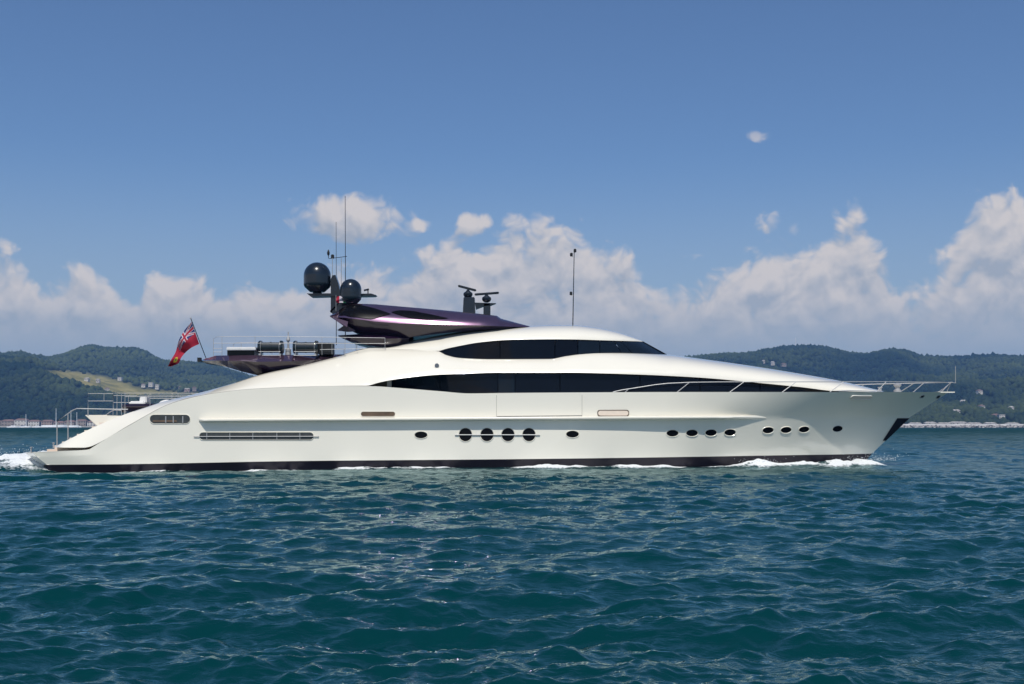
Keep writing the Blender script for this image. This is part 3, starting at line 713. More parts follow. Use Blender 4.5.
# ---------------- purple upper deck overhang
def wing():
    st = [  # px, top mark, edge mark, edge inset, lower mark, lower inset
        (197.5,360.6,361.2,3.0,362,3.2),(203,359.4,360.8,2.3,362.6,2.7),(216,355.6,360.6,1.7,364.4,2.5),(228,355.4,360.8,1.5,367.4,2.4),(242,355.3,361,1.4,371.6,2.4),(258,355.2,361.8,1.35,375.4,2.4),(290,355,361.2,1.6,377,2.5),(322,354.9,359.6,2.3,374,2.8),(345,354.8,357.5,2.9,370,3.1),(356,354.6,356,3.3,368,3.4)]
    up = MB(); lowm = MB(); A = []; B = []
    for px, t, e, de, l, dl in st:
        T0 = P(px, t, YC); T1 = P(px, t, Y0+de+.55); E = P(px, e, Y0+de); Lw = P(px, l, Y0+dl); C = P(px, l-2.5, YC)
        A.append([T0, T1, E]); B.append([E, Lw, C])
    both(up, np.array(A)); both(lowm, np.array(B))
    a = np.array(A[0]); 
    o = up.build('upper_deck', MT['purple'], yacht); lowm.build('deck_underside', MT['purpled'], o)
    MB().box(P(199.5, 359.6, 62.6), (.16, .3, .2)).build('deck_lamp', MT['rubber'], o)
wing()
Yr = 62.0
q3 = lambda *p: [P(x, y, Yr) for x, y in p]
rails('upper_deck_rail', [q3((213.5,356),(213.5,339),(216,337),(222,336.6),(255,336.4),(322,337),(345,337.4),(385,338)), q3((222,356),(222,336.8)), q3((213.5,343.2),(255,343.2),(322,343.4),(345,343.4),(385,343.6)), q3((213.5,348.4),(222,348.4)), q3((255,356),(255,336.6)), q3((322,355),(322,337)), q3((213.5,352),(222,352)), q3((345,354),(345,337.4)), q3((332,354),(332,343.4)), q3((357,351),(357,343.5)), q3((385,349),(385,338)), q3((320,349.6),(385,348.2))], .013)
# deck box with white cushion, by the rail
o = MB().box(P(243, 353.4, 62.6), (1.45, .9, .3)).build('sun_pad', MT['rubber'], yacht, bevel=.03)
MB().box(P(243, 349.2, 62.3), (1.5, .95, .17)).build('cushion', MT['cushion'], o, bevel=.03)
MB().box(P(326, 349, 62.9), (.75, .8, .6)).build('deck_locker', MT['rubber'], yacht, bevel=.03)
# ---------------- radar arch
def arch():
    st = [ # px, top, top inset, crease mark, crease inset, lower mark, lower inset
        (330,315.6,3.2,316,2.6,316.8,3.0),(338,311,3.1,317.5,2.3,322,2.9),(345,305.4,3.0,317.6,2.15,327,2.8),(356,303.6,2.95,319,2.05,333,2.75),(375,304.2,2.9,321.5,2.0,337.5,2.7),(400,306.4,2.85,323.4,1.95,338.5,2.65),
        (440,309.8,2.8,324.6,1.95,333.5,2.5),(480,313.8,2.8,325.4,2.05,330,2.4),(497,315.8,2.85,326,2.2,329,2.5),(501,318.6,2.9,326.2,2.3,328.6,2.6),(530,326.4,3.3,327.2,3.0,328,3.2)]
    PROF = [(.55*math.sin(k*math.pi/2)+.45*k, .55*(1-math.cos(k*math.pi/2))+.45*k) for k in np.linspace(0, 1, 9)]
    up = MB(); lo = MB(); A = []; B = []
    for px, t, dt, c, dc, l, dl in st:
        A.append([P(px, t+.1, YC)]+[P(px, t*(1-zz)+c*zz, Y0+dt*(1-dd)+dc*dd) for dd, zz in PROF]); B.append([P(px, c, Y0+dc), P(px, l, Y0+dl), P(px, l-1, YC)])
    both(up, np.array(A)); both(lo, np.array(B))
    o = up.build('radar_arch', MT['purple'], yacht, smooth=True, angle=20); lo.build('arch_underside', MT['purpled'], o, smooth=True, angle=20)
    # dark lens shaped openings in the flank
    SA = np.array([[tuple(v) for v in r] for r in A]); xs = [s[0] for s in st]
    def flank(px, t):
        r = [np.interp(t, np.linspace(0, 1, 9), [np.interp(px, xs, SA[:, 1+j, k]) for j in range(9)]) for k in range(3)]; return Vector(r)+Vector((0, -.03, .02))
    def lens(name, up_, lw_, mt):
        for s in (0, 1):
            mb = MB(); a = [flank(x, t) for x, t in up_]; b = [flank(x, t) for x, t in lw_]
            v = a+b[::-1]
            if s: v = [Vector((p.x, 2*YC-p.y, p.z)) for p in v]
            uu, ll = v[:len(a)], v[len(a):][::-1]; xx = np.linspace(0, 1, 14); t_ = np.linspace(0, 1, 5)
            G = [[flank(px_, tu*(1-w_)+tl*w_) for w_ in t_] for px_, tu, tl in [(up_[0][0]+(up_[-1][0]-up_[0][0])*q_, np.interp(up_[0][0]+(up_[-1][0]-up_[0][0])*q_, [p[0] for p in up_], [p[1] for p in up_]), np.interp(up_[0][0]+(up_[-1][0]-up_[0][0])*q_, [p[0] for p in lw_], [p[1] for p in lw_])) for q_ in xx]]
            G = np.array([[tuple(p) for p in r_] for r_ in G]); mb.grid(mirror(G) if s else G); mb.build(name, MT[mt], o, smooth=True)
    lens('vent_opening', [(391,.50),(400,.36),(412,.34),(428,.46),(449,.66)], [(391,.50),(398,.60),(410,.74),(428,.78),(449,.66)], 'void')
    lens('vent_opening', [(339,.10),(356,.12),(374,.36),(391,.60)], [(339,.80),(350,.93),(372,.92),(391,.60)], 'void')
    # small fin behind and spoiler below
    for s in (1, -1):
        mb = MB()
        yy = YC-s*2.0; a = [P(330,316,yy), P(348,321.5,yy), P(347,327,yy), P(338,322,yy)]; b = [v+Vector((0, s*.2, 0)) for v in a]
        mb.add(a+b, [(0,1,2,3),(7,6,5,4),(0,4,5,1),(1,5,6,2),(2,6,7,3),(3,7,4,0)]); mb.build('arch_fin', MT['purple'], o)
    for s in (1, -1):
        mb = MB()
        yy = YC-s*1.8; a = [P(338,330.5,yy), P(346,325,yy), P(356,331,yy), P(347,331.5,yy)]; b = [v+Vector((0, s*.3, 0)) for v in a]
        mb.add(a+b, [(0,1,2,3),(7,6,5,4),(0,4,5,1),(1,5,6,2),(2,6,7,3),(3,7,4,0)]); mb.build('lower_fin', MT['purpled'], o)
    sp = [(338,335.2,335.6,336.2,3.0),(350,334.6,337.5,341.5,2.4),(368,333.5,338.5,345.8,2.2),(384,332.5,338.6,346.6,2.2),(398,332,338.4,346,2.3),(409,333,338,342.5,2.6)]
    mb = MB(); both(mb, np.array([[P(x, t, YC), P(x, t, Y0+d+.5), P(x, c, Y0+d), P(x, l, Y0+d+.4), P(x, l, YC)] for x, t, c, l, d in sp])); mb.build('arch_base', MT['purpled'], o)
arch()
def mast():
    ym = YC
    mb = MB()
    out = [P(331.5,313,ym), P(331.5,280,ym), P(333,276,ym), P(336,275.5,ym), P(339,284,ym), P(343,300,ym), P(360,304.5,ym), P(366,314,ym), P(345,326,ym), P(331,312,ym)]
    a = [v+Vector((0,-.28,0)) for v in out]; b = [v+Vector((0,.28,0)) for v in out]; n = len(out)
    mb.add(a+b, [tuple(range(n)), tuple(range(2*n-1, n-1, -1))]+[(i, n+i, n+(i+1)%n, (i+1)%n) for i in range(n)])
    o = mb.build('mast', MT['dark'], yacht, bevel=.03)
    mb = MB()
    for pts in ([(306.5,293.4),(340,293.2),(340,296),(311,296.8)], [(340,294.2),(371,293.4),(376,295),(374,296),(340,296.4)]):
        v = [P(x, y, ym-.35) for x, y in pts]; w = [p+Vector((0,.7,0)) for p in v]; n = len(v)
        mb.add(v+w, [tuple(range(n)), tuple(range(2*n-1, n-1, -1))]+[(i, n+i, n+(i+1)%n, (i+1)%n) for i in range(n)])
    mb.build('crosstree', MT['dark'], o)
    def dome(px, top, bot, rp, Y):
        s = Y/F; r = rp*s; c = P(px, bot, Y); h = (bot-top)*s; prof = [(r*.55,0),(r*.93,h*.16),(r*.97,h*.20),(r,h*.24)]
        zc = h-r
        prof += [(r, z) for z in np.linspace(h*.3, zc, 3)]+[(r*math.cos(a), zc+r*math.sin(a)) for a in np.linspace(.12, math.pi/2-.02, 12)]
        d = MB().lathe(c, prof, 32).build('radar_dome', MT['dark'], yacht, smooth=True, angle=30)
        MB().lathe(c+Vector((0,0,-.25)), [(r*.4,0),(r*.3,.3)], 16).build('dome_foot', MT['dark'], d)
    dome(317.3, 262.4, 292.0, 13.5, ym); dome(350.8, 279, 304.2, 10.6, ym-.9)
    # whips and small instruments
    for px, t, b_, r in ((345.4,196,340,.028),(336.3,222,345,.022)):
        MB().tube([P(px, b_, ym+.3), P(px, (t+b_)/2, ym+.3), P(px-.2, t, ym+.3)], r, 6, r2=r*.55).build('whip_antenna', MT['dark'], yacht, smooth=True)
    for px, t, b_ in ((332.4,258,281),(341.3,258,284)):
        MB().tube([P(px, b_, ym-.2), P(px, t, ym-.2)], .018, 6).build('short_antenna', MT['steel'], yacht)
    MB().tube([P(329, 258.6, ym), P(347, 256.4, ym)], .018, 6).build('spreader_bar', MT['dark'], yacht)
    MB().lathe(P(328.4, 257.6, ym), [(.015,-.05),(.02,.1),(.06,.16),(.075,.26),(.04,.38),(.005,.44)], 12).build('wind_sensor', MT['rubber'], yacht, smooth=True)
    MB().box(P(332.6, 256.6, ym), (.16, .16, .22)).build('camera_pod', MT['rubber'], yacht, bevel=.03)
    MB().tube([P(364,290.4,ym-.2), P(369,289.2,ym-.2)], .05, 8).build('horn', MT['dark'], o)
    MB().tube([P(368,294,ym-.2), P(368,288.6,ym-.2)], .03, 8).build('horn', MT['dark'], o)
mast()
def radars():
    def prism(px0, px1, t, b, w, mt, name, Y=YC, parent=None, taper=1):
        c = P((px0+px1)/2, (t+b)/2, Y); return MB().box(c, ((px1-px0)*Y/F, w, (b-t)*Y/F), taper=taper).build(name, MT[mt], parent or yacht, bevel=.03)
    o = prism(463, 475.5, 297.6, 315, .7, 'dark', 'radar_pedestal', taper=.88)
    v = [P(475,303,YC), P(496,303.6,YC), P(490,306,YC), P(484,306.4,YC), P(476,309.4,YC)]; a = [p+Vector((0,-.25,0)) for p in v]; b = [p+Vector((0,.25,0)) for p in v]; n = 5
    MB().add(a+b, [tuple(range(n)), tuple(range(2*n-1, n-1, -1))]+[(i, n+i, n+(i+1)%n, (i+1)%n) for i in range(n)]).build('radar_bracket', MT['dark'], o)
    prism(483.5, 490.5, 303.5, 317, .5, 'dark', 'radar_pedestal')
    for cx, cy, x0, y0, x1, y1 in ((468, 294.2, 458, 285.8, 476.2, 290.6), (486.6, 298.8, 474.6, 294.6, 499, 292.8)):
        s = YC/F
        h = MB().lathe(P(cx, cy+3.6, YC), [(.10,0),(.2,.06),(.25,.16),(.24,.26),(.12,.34),(.06,.42)], 20).build('radar_hub', MT['dark'], yacht, smooth=True, angle=50)
        a, b = P(x0, y0, YC), P(x1, y1, YC); d = (b-a); ang = math.atan2(d.z, d.x)
        MB().box((a+b)/2, (d.length, .16, .12), Matrix.Rotation(-ang, 3, 'Y')).build('radar_scanner', MT['dark'], h, bevel=.03)
        MB().tube([P(cx, cy-1, YC), P(cx, (y0+y1)/2+1, YC)], .05, 8).build('radar_shaft', MT['dark'], h)
radars()
def roof_mast():
    o = MB().tube([P(572.8,327,YC), P(574.2,252,YC)], .028, 8, r2=.02).build('signal_mast', MT['dark'], yacht, smooth=True)
    for px, py in ((571.4,254.6),(575,250.6),(571,293.4)):
        MB().lathe(P(px, py+1.8, YC), [(.05,0),(.075,.02),(.075,.16),(.04,.19)], 12).build('signal_lamp', MT['rubber'], o)
        MB().tube([P(px, py+1.6, YC), P(573.5, py+2.2, YC)], .015, 6).build('lamp_arm', MT['steel'], o)
roof_mast()
# ---------------- bow rail
def railY(px): return Y0+float(d_sheer(px))+.12
top = [P(x, y, railY(x)) for x, y in ((613,392),(622,390),(640,387.2),(655,384.8),(668,383.4),(690,382.4),(720,382),(770,381.8),(830,381.8),(880,381.8),(920,382),(938,382.2),(951,382.6))]
rails('bow_rail', [top], .024)
for b_, t in ((625,629),(677,690),(729.5,744),(782,796),(829.5,843.5),(876,886),(913,925),(941,951)):
    rails('stanchion', [[P(b_, 392.3, railY(b_)), P(t, 382 if b_ > 630 else 388.6, railY(t))]], .022)
MB().tube([P(955.5,383,YC), P(955.5,366,YC)], .02, 6).build('jack_staff', MT['steel'], yacht)
MB().tube([P(947,391.6,YC), P(951,382.6,YC), P(956,383,YC)], .02, 6).build('bow_post', MT['steel'], yacht)
o = MB().lathe(P(897.4, 392, YC-.5), [(.2,0),(.2,.1),(.12,.14),(.12,.26),(.2,.34),(.2,.42),(.08,.48)], 16).build('windlass', MT['steel'], yacht, smooth=True)
MB().lathe(P(880, 392, YC-.6), [(.09,0),(.09,.2),(.13,.22),(.13,.26)], 12).build('bollard', MT['steel'], yacht, smooth=True)
MB().box(P(944, 392.4, YC), (.9, .7, .06)).build('bow_platform', MT['white'], yacht)
def helm_seat():  # bright fitting standing between the rafts
    o = MB().lathe(P(288.2, 355, 62.6), [(.16,0),(.14,.3),(.06,.36),(.05,.7),(.1,.75),(.1,.85),(.04,.95),(.03,1.2)], 12).build('deck_shower', MT['steel'], yacht, smooth=True)
helm_seat()

# ------------------------------------------------------------------ things carried by the yacht
def life_raft(px, label):
    root = empty('life_raft', P(px, 355, 62.3), label, 'life raft', 'life rafts on the upper deck')
    s = 62.3/F; L_ = 26*s; r = 6.2*s; c = P(px, 347.4, 62.3)
    MB().lathe(c, [(r*.4,-L_/2),(r*.95,-L_/2+.03),(r*1.1,-L_/2+.1),(r*1.1,-L_*.36),(r*.84,-L_*.345),(r*.84,-.03),(r*.9,-.03),(r*.9,.03),(r*.84,.03),(r*.84,L_*.345),(r*1.1,L_*.36),(r*1.1,L_/2-.1),(r*.95,L_/2-.03),(r*.4,L_/2)], 24, 'x').build('canister', MT['raft'], root, smooth=True, angle=35)
    for k in (-.36, .36):
        mb = MB(); x = c.x+L_*k
        pts = [(x, c.y-r-.05, c.z-r-.12)]+[(x, c.y-(r+.02)*math.cos(a), c.z+(r+.02)*math.sin(a)) for a in np.linspace(-.6, math.pi+.6, 16)]+[(x, c.y+r+.05, c.z-r-.12)]
        mb.tube(pts, .016, 6); mb.build('strap', MT['steel'], root, smooth=True)
    mb = MB()
    for dy in (-1, 1): mb.tube([(c.x-L_*.42, c.y+dy*(r+.05), c.z-r*.75), (c.x+L_*.42, c.y+dy*(r+.05), c.z-r*.75)], .015, 6); mb.tube([(c.x-L_*.42, c.y+dy*(r+.05), c.z-r-.12), (c.x+L_*.42, c.y+dy*(r+.05), c.z-r-.12)], .015, 6)
    for k in (-.4, .4): mb.box((c.x+L_*k, c.y, c.z-r-.06), (.06, 2*r, .1))
    mb.build('cradle', MT['steel'], root, smooth=True)
life_raft(271, 'dark life raft canister beside the white cushion, nearer the stern flag')
life_raft(306, 'dark life raft canister on the upper deck, nearer the radar arch')
def tender():
    Yt = 63.2; s = Yt/F
    root = empty('tender', P(145, 412, Yt), 'small purple tender with white console on the aft deck', 'boat')
    xs = np.linspace(122.5, 176, 24); t = (xs-122.5)/(176-122.5)
    hb = .95*np.minimum(1, np.sqrt(np.clip(t/.12, .05, 1)))*np.sqrt(np.clip(1-((t-.35)/.66)**4*(t > .35), .02, 1))
    mb = MB(); rows = []
    for x, h, tt in zip(xs, hb, t):
        zt = P(0, 404.6-1.2*tt**2, Yt).z; zb = P(0, 412.5-4*max(0, tt-.6), Yt).z; X = (x-512)*s
        rows.append([(X, Yt, zt-.08), (X, Yt-h*.8, zt-.02), (X, Yt-h, zt), (X, Yt-h*1.04, zt-.12), (X, Yt-h*.75, (zt+zb)/2-.08), (X, Yt-.02, zb)])
    G = np.array(rows); mb.grid(G); G2 = G.copy(); G2[...,1] = 2*Yt-G2[...,1]; mb.grid(G2, flip=True)
    mb.build('hull', MT['purpled'], root, smooth=True, angle=40)
    mb = MB(); mb.box(P(140, 403, Yt), (16*s, 1.2, 3.4*s), taper=.9); mb.build('seat', MT['cushion'], root, bevel=.05)
    mb = MB(); mb.box(P(145, 400, Yt), (7.5*s, .8, 7*s), taper=.85); mb.build('console', MT['cushion'], root, bevel=.05)
    mb = MB(); mb.lathe(P(167, 405, Yt), [(8.5*s,0),(8*s,.1),(6*s,.2),(3*s,.26),(.05,.28)], 20); mb.build('engine_cover', MT['cushion'], root, smooth=True)
tender()
def flag_mesh(name, top, bot, Y, nu, nv, colour, mats, parent, amp=.18, waves=2.2):
    tx = np.linspace(0, 1, nu+1); g = lambda pts, k: np.interp(tx, np.linspace(0, 1, len(pts)), [p[k] for p in pts])
    def sm(pts, k): return pchip(np.linspace(0, 1, len(pts)), [p[k] for p in pts], tx)
    a = np.stack([sm(top, 0), sm(top, 1)], -1); b = np.stack([sm(bot, 0), sm(bot, 1)], -1)
    V = []; 
    for i in range(nu+1):
        for j in range(nv+1):
            t = j/nv; px, py = a[i]*(1-t)+b[i]*t; u = i/nu
            V.append(P(px, py, Y+amp*min(1, u*3)*math.sin(u*waves*6.28+t*2.4)+.05*math.sin(t*7+u*5)))
    Fq = [(i*(nv+1)+j, (i+1)*(nv+1)+j, (i+1)*(nv+1)+j+1, i*(nv+1)+j+1) for i in range(nu) for j in range(nv)]
    me = bpy.data.meshes.new(name); me.from_pydata(V, [], Fq)
    o = link(name, me, mats, parent, smooth=True)
    for k, p in enumerate(me.polygons):
        i, j = divmod(k, nv); p.material_index = colour((i+.5)/nu, (j+.5)/nv)
    return o
def ensign(u, v):
    if u < .5 and v < .5:
        x, y = u/.5*2-1, v/.5*2-1; X, Yy = x*1.0, y*.5
        if abs(X) < .10 or abs(Yy) < .10: return 0
        if abs(X) < .155 or abs(Yy) < .155: return 2
        d = min(abs(X*.447-Yy*.894), abs(X*.447+Yy*.894))
        if d < .035: return 0
        if d < .10: return 2
        return 1
    if ((u-.75)/.09)**2+((v-.5)/.2)**2 < 1: return 3 if ((u-.75)/.06)**2+((v-.5)/.13)**2 > .35 else 4
    return 0
fl = empty('ensign_flag', P(206.5, 359.5, YC), 'red ensign with union canton flying from a slanting stern staff', 'flag')
MB().tube([P(206.5,359.5,YC), P(190.8,318.5,YC)], .022, 8).build('staff', MT['dark'], fl, smooth=True)
MB().lathe(P(190.7,318.6,YC), [(.01,-.03),(.045,0),(.045,.04),(.005,.07)], 10).build('finial', MT['steel'], fl, smooth=True)
flag_mesh('cloth', [(191.6,322),(184,331),(178.6,341),(175.6,352),(171,360),(168,366.4)], [(199.2,344),(192,347.4),(185.6,352.4),(181,358),(178.6,363),(171.5,366.4)], YC, 96, 56, ensign, [MT['fred'], MT['fblue'], MT['fwhite'], MT['fyel'], MT['fgreen']], fl)
cf = empty('courtesy_flag', P(336, 303, 63.0), 'small red white and green flag below the smaller radar dome', 'flag')
flag_mesh('cloth', [(336,296.6),(341,296),(346,296.6)], [(336,303),(341,302.6),(346,303)], 63.0, 18, 8, lambda u, v: 0 if u < .36 else (2 if u < .7 else 4), [MT['fred'], MT['fblue'], MT['fwhite'], MT['fyel'], MT['fgreen']], cf, amp=.05, waves=1)
MB().tube([P(336,295,63.0), P(336,311,63.0)], .012, 6).build('halyard', MT['steel'], cf)

# ------------------------------------------------------------------ shore
MT.update(stone=mat('pale_stone', (.5, .46, .42), .9, nscale=.25, namp=.25), plaster=mat('ochre_plaster', (.30, .25, .21), .9, nscale=.2, namp=.15), plaster2=mat('pale_plaster', (.62, .58, .52), .9, nscale=.2, namp=.1),
    plaster3=mat('rose_plaster', (.33, .24, .20), .9, nscale=.2, namp=.15), tile=mat('terracotta', (.21, .13, .105), .85, nscale=.5, namp=.25), win=mat('window_dark', (.03, .035, .045), .15), boatw=mat('boat_white', (.8, .8, .8), .3),
    blue=mat('sail_cover', (.05, .09, .2), .7), concrete=mat('concrete', (.74, .71, .67), .9, nscale=.15, namp=.15), alu=mat('mast_alu', (.8, .8, .8), .4), rock=mat('rock', (.40, .37, .34), .95, nscale=.4, namp=.4))
def shore_y(px): return float(land_z(np.array([float(px)]), np.array([1900.]))[1][0])
def ground(px, Y): return float(land_z(np.array([float(px)]), np.array([float(Y)]))[0][0])
def copy_tree(o, parent=None):
    c = o.copy(); COL.objects.link(c); c.parent = parent
    for ch in o.children: copy_tree(ch, c)
    return c
def house(name, w, d, h, roof_h, nx, nz, wall, loc, rot, label, group, cat='house', flat=False, door=True, roofm='tile'):
    root = empty(name, loc, label, cat, group); root.rotation_euler.z = rot
    bmw = MB().box((0, 0, h/2-1.5), (w, d, h+3)); bmw.build('wall', MT[wall], root, local=True)
    mb = MB(); o_ = .5
    if flat: mb.box((0, 0, h+.2), (w+.6, d+.6, .4))
    else:
        v = [(-w/2-o_, -d/2-o_, h), (w/2+o_, -d/2-o_, h), (w/2+o_, d/2+o_, h), (-w/2-o_, d/2+o_, h), (-w/2+d*.25, 0, h+roof_h), (w/2-d*.25, 0, h+roof_h)]
        mb.add(v, [(0,1,5,4),(1,2,5),(2,3,4,5),(3,0,4),(3,2,1,0)])
    rf = mb.build('roof', MT[roofm], root, local=True)
    if not flat: MB().box((w*.2, .6, h+roof_h*.7), (.9, .9, 1.6)).build('chimney', MT[wall], rf, local=True)
    for j in range(nz):
        for i in range(nx):
            x = -w/2+w*(i+.5)/nx; z = h*(j+.55)/nz
            if door and j == 0 and i == nx//2: MB().box((x, -d/2, 1.3), (1.5, .12, 2.6)).build('door', MT['brown'], root, local=True)
            else: MB().box((x, -d/2, z), (1.3, .12, h/nz*.48)).build('window', MT['win'], root, local=True)
    return root
# row of waterfront houses on the left
walls = ['plaster', 'plaster3', 'plaster2', 'plaster']
hx = [(-4,12),(9,12),(22,12),(35,11),(48,10.5),(59.5,10),(70.5,10),(82,10),(94,11)]
wcol = {'plaster': 'ochre', 'plaster3': 'rose', 'plaster2': 'pale'}
for i, (px, w) in enumerate(hx):
    Yh = shore_y(px)+28; wl = walls[(i*7+i//3) % 4]; hgt = 5.4+((i*37) % 5)*.7+(1.2 if px < 40 else 0)
    left = 'waterfront house with a red tile roof'
    if -10 < px < 100:
        order = ['leftmost', 'second from the left edge', 'third from the left edge', 'fourth from the left edge', 'fifth from the left edge', 'sixth from the left edge', 'seventh from the left edge', 'eighth from the left edge', 'ninth from the left edge'][i]
        lab = f'{wcol[wl]} waterfront house with tile roof, {order.replace(" from the left edge", "")} from left in view' if i > 0 else f'{wcol[wl]} waterfront house with tile roof, leftmost in view'
    house('waterfront_house', (w+.3)*Yh/F, 12, hgt, 2.6, 4, 2, wl, ((px-512)*Yh/F, Yh, 2.0), 0, lab, 'waterfront houses along the left shore')
q_ = []
mb = MB(); xa, xb = (-70-512)*1898/F, (240-512)*1898/F; mb.box(((xa+xb)/2, 1905, .7), (xb-xa, 30, 2.2)); tag(mb.build('quay', MT['stone']), 'pale stone quay in front of the waterfront houses', 'quay')
def sail_boat(px, Y, L, hm, label, cover='blue', motor=False):
    root = empty('motor_boat' if motor else 'sailing_boat', ((px-512)*Y/F, Y, 0), label, 'boat', 'boats moored off the left shore'); root.rotation_euler.z = R((px*37) % 50-25)
    mb = MB(); rows = []
    for t in np.linspace(0, 1, 12):
        b = L*.15*math.sqrt(max(.01, 1-((t-.35)/.65)**2)) if t > .35 else L*.15*(.75+.25*t/.35)
        x = -L/2+L*t; f = L*.10+.5*t
        rows.append([(x, 0, f), (x, -b, f), (x, -b*1.22, f*.15), (x, -b*.3, -.4)])
    G = np.array(rows); mb.grid(G); G2 = G.copy(); G2[..., 1] *= -1; mb.grid(G2, flip=True); mb.build('hull', MT['boatw'], root, smooth=True, local=True)
    cb = MB().box((0, 0, L*.085+(.8 if motor else .3)), (L*(.4 if motor else .35), L*.17, 1.8 if motor else .8), taper=.8).build('cabin', MT['boatw'], root, local=True, bevel=.1)
    MB().box((0, -L*.08, L*.085+(.9 if motor else .35)), (L*.26, .1, .4)).build('cabin_window', MT['win'], cb, local=True)
    if not motor:
        MB().tube([(L*.08, 0, 1), (L*.08, 0, hm)], .42, 6, r2=.3).build('mast', MT['alu'], root, local=True)
        MB().tube([(L*.06, 0, 2.4), (-L*.36, 0, 2.3)], .28, 8).build('sail_cover', MT[cover], root, local=True)
sail_boat(13, 1500, 14, 0, 'small white motor boat moored left of the first sailing boat', motor=True)
sail_boat(25, 1520, 15, 17, 'white sailing boat with a tall mast, leftmost of the moored sailing boats')
sail_boat(37, 1560, 13, 0, 'small white motor boat moored between the leftmost two masts', motor=True)
sail_boat(54, 1500, 30, 24, 'largest white sailing boat with the tallest mast, just left of the stern handrail', 'boatw')
sail_boat(69.5, 1530, 24, 22, 'white sailing boat moored between the stern handrail posts')
sail_boat(76, 1560, 16, 20, 'white sailing boat, rightmost of the masts by the stern handrail')
# houses on the slopes
for k, ((px, py, w, h, wl, flat, lab), (hx_, hy_, hz_)) in enumerate(zip(HOUSES, HOUSE_SPOTS)):
    house('hillside_house', w, 9, h, 1.8, 3, 2 if h > 5.5 else 1, wl, (hx_, hy_, hz_), R((k*53) % 40-20), lab, 'houses on the hillsides', flat=flat, roofm='stone' if k % 3 else 'tile')
# radio mast on the ridge
def radio_mast():
    Yk = 3560; px = 795.5; z = ground(px, Yk); root = empty('radio_mast', ((px-512)*Yk/F, Yk, z), 'thin lattice radio mast standing on the ridge', 'mast'); H = 33
    mb = MB()
    for a in range(3):
        c, s = math.cos(a*2.09), math.sin(a*2.09); mb.tube([(1.6*c, 1.6*s, 0), (.5*c, .5*s, H)], .28, 5)
    for k in range(8):
        r = 1.6-1.1*k/8; z0 = H*k/8
        for a in range(3): mb.tube([(r*math.cos(a*2.09), r*math.sin(a*2.09), z0), ((r-.13)*math.cos(a*2.09+2.09), (r-.13)*math.sin(a*2.09+2.09), z0+H/8)], .14, 4)
    mb.build('lattice', MT['alu'], root, local=True)
    MB().lathe((0, 0, H*.8), [(.9, 0), (1.1, .4), (1.1, 2.2), (.8, 2.6)], 10).build('antenna_drum', MT['boatw'], root, local=True)
radio_mast()
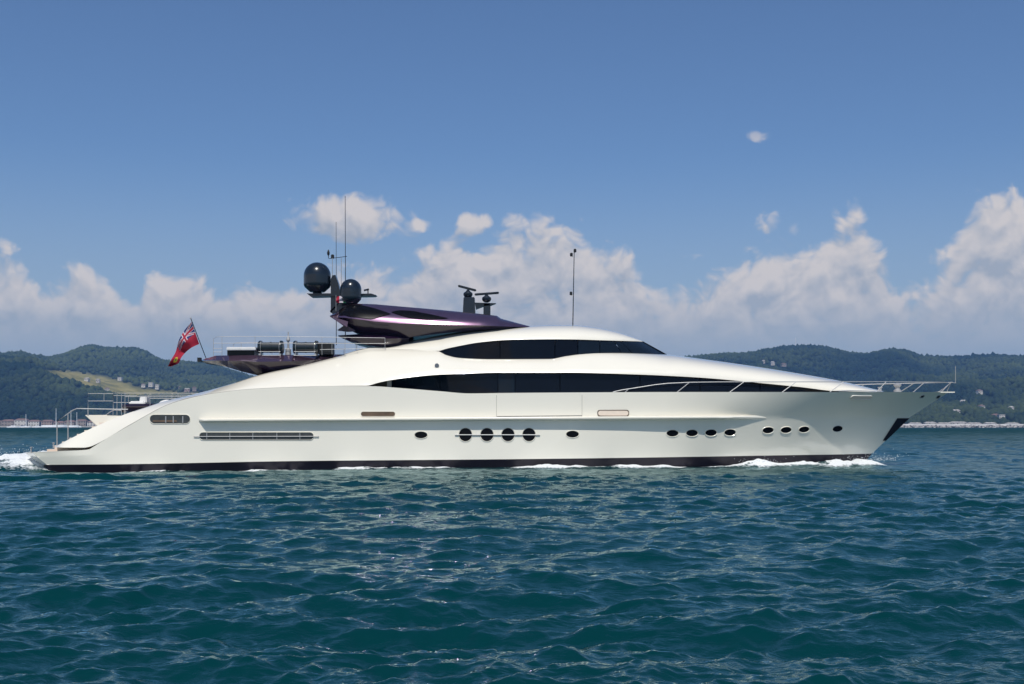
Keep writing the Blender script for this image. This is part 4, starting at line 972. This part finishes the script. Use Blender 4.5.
# breakwater on the right: a wall on a bank of boulders
def breakwater():
    Yb_ = 1480; root = empty('breakwater', ((1100-512)*Yb_/F, Yb_, 0), 'long pale boulder breakwater with a low wall on top', 'breakwater')
    xa, xb = (880-512)*Yb_/F, (1500-512)*Yb_/F
    MB().box(((xa+xb)/2, Yb_+4, 3.3), (xb-xa, 3, 2.4)).build('sea_wall', MT['concrete'], root)
    bm = bmesh.new(); bmesh.ops.create_icosphere(bm, subdivisions=1, radius=1); bv = np.array([v.co[:] for v in bm.verts]); bf = np.array([[v.index for v in f.verts] for f in bm.faces]); bm.free()
    r = np.random.default_rng(17); n = 2600; t = r.uniform(0, 1, n)
    c = np.stack([r.uniform(xa-4, xb, n), Yb_-7+10*t, -.2+2.9*t+r.normal(0, .25, n)], -1); rad = r.uniform(.6, 1.5, n)
    V = bv[None]*r.uniform(.65, 1.3, (n, len(bv), 1))*rad[:, None, None]*np.array([1.25, 1, .8])+c[:, None]
    me = mesh_np('boulders', V.reshape(-1, 3), (bf[None]+(np.arange(n)*len(bv))[:, None, None]).reshape(-1, 3))
    me.attributes.new('tint', 'FLOAT', 'POINT').data.foreach_set('value', np.repeat(r.uniform(0, 1, n), len(bv)).astype(np.float32))
    m = bpy.data.materials.new('boulder'); m.use_nodes = True; nt = m.node_tree; b = nt.nodes['Principled BSDF']; b.inputs['Roughness'].default_value = .95
    a = nt.nodes.new('ShaderNodeAttribute'); a.attribute_name = 'tint'; rp = nt.nodes.new('ShaderNodeValToRGB'); rp.color_ramp.elements[0].color = (.05, .045, .042, 1); rp.color_ramp.elements[1].color = (.58, .54, .51, 1)
    nt.links.new(a.outputs['Fac'], rp.inputs[0]); nt.links.new(rp.outputs[0], b.inputs['Base Color'])
    o = link('boulders', me, m, root); o['kind'] = 'stuff'
breakwater()
# low sheds along the shore behind the breakwater
for k, (px, w, h, wl, lab) in enumerate([
    (915,18,5,'stone','grey shore building nearest the bow behind the breakwater'),
    (930,16,6.5,'plaster2','pale shore building, second from the bow behind the breakwater'),
    (944,20,5,'plaster','ochre shore building behind the breakwater below the jack staff'),
    (958,24,7,'stone','tallest grey shore building behind the breakwater'),
    (974,20,5,'plaster3','rose shore building right of the tallest grey one behind the breakwater'),
    (990,16,5.5,'stone','grey shore building below the white flat roofed house'),
    (1012,18,5,'plaster2','pale shore building closest to the right edge of the photo')]):
    Yk = shore_y(px)+40
    house('shore_building', w, 10, h*.72, 1.4, 4, 1, wl, ((px-512)*Yk/F, Yk, 2.2), R(k*17 % 13-6), lab, 'buildings along the right shore', cat='building', roofm='stone')
# ------------------------------------------------------------------ spray thrown up by the yacht
def spray():
    bm = bmesh.new(); bmesh.ops.create_icosphere(bm, subdivisions=1, radius=1); bv = np.array([v.co[:] for v in bm.verts]); bf = np.array([[v.index for v in f.verts] for f in bm.faces]); bm.free()
    r = np.random.default_rng(8); C = []
    for cx, cy, cz, sx, sy, sz, n in ((18.6,62.3,.45,.8,.4,.22,160),(19.6,63.2,.35,.4,.3,.14,60),(12.6,60.2,.4,.6,.15,.10,80),(-25.6,62.5,.55,1.3,2.0,.25,420),(-28,63,.5,2,2.6,.2,260)):
        C.append(np.stack([r.normal(cx, sx, n), r.normal(cy, sy, n), np.abs(r.normal(0, sz, n))+cz*.6], -1))
    C = np.concatenate(C); n = len(C); rad = r.uniform(.005, .02, n)
    V = bv[None]*rad[:, None, None]+C[:, None]
    me = mesh_np('sea_spray', V.reshape(-1, 3), (bf[None]+(np.arange(n)*len(bv))[:, None, None]).reshape(-1, 3))
    tag(link('sea_spray', me, MT['spray'], smooth=True), 'white spray thrown up at the bow and stern of the yacht', 'spray', None, 'stuff')
spray()
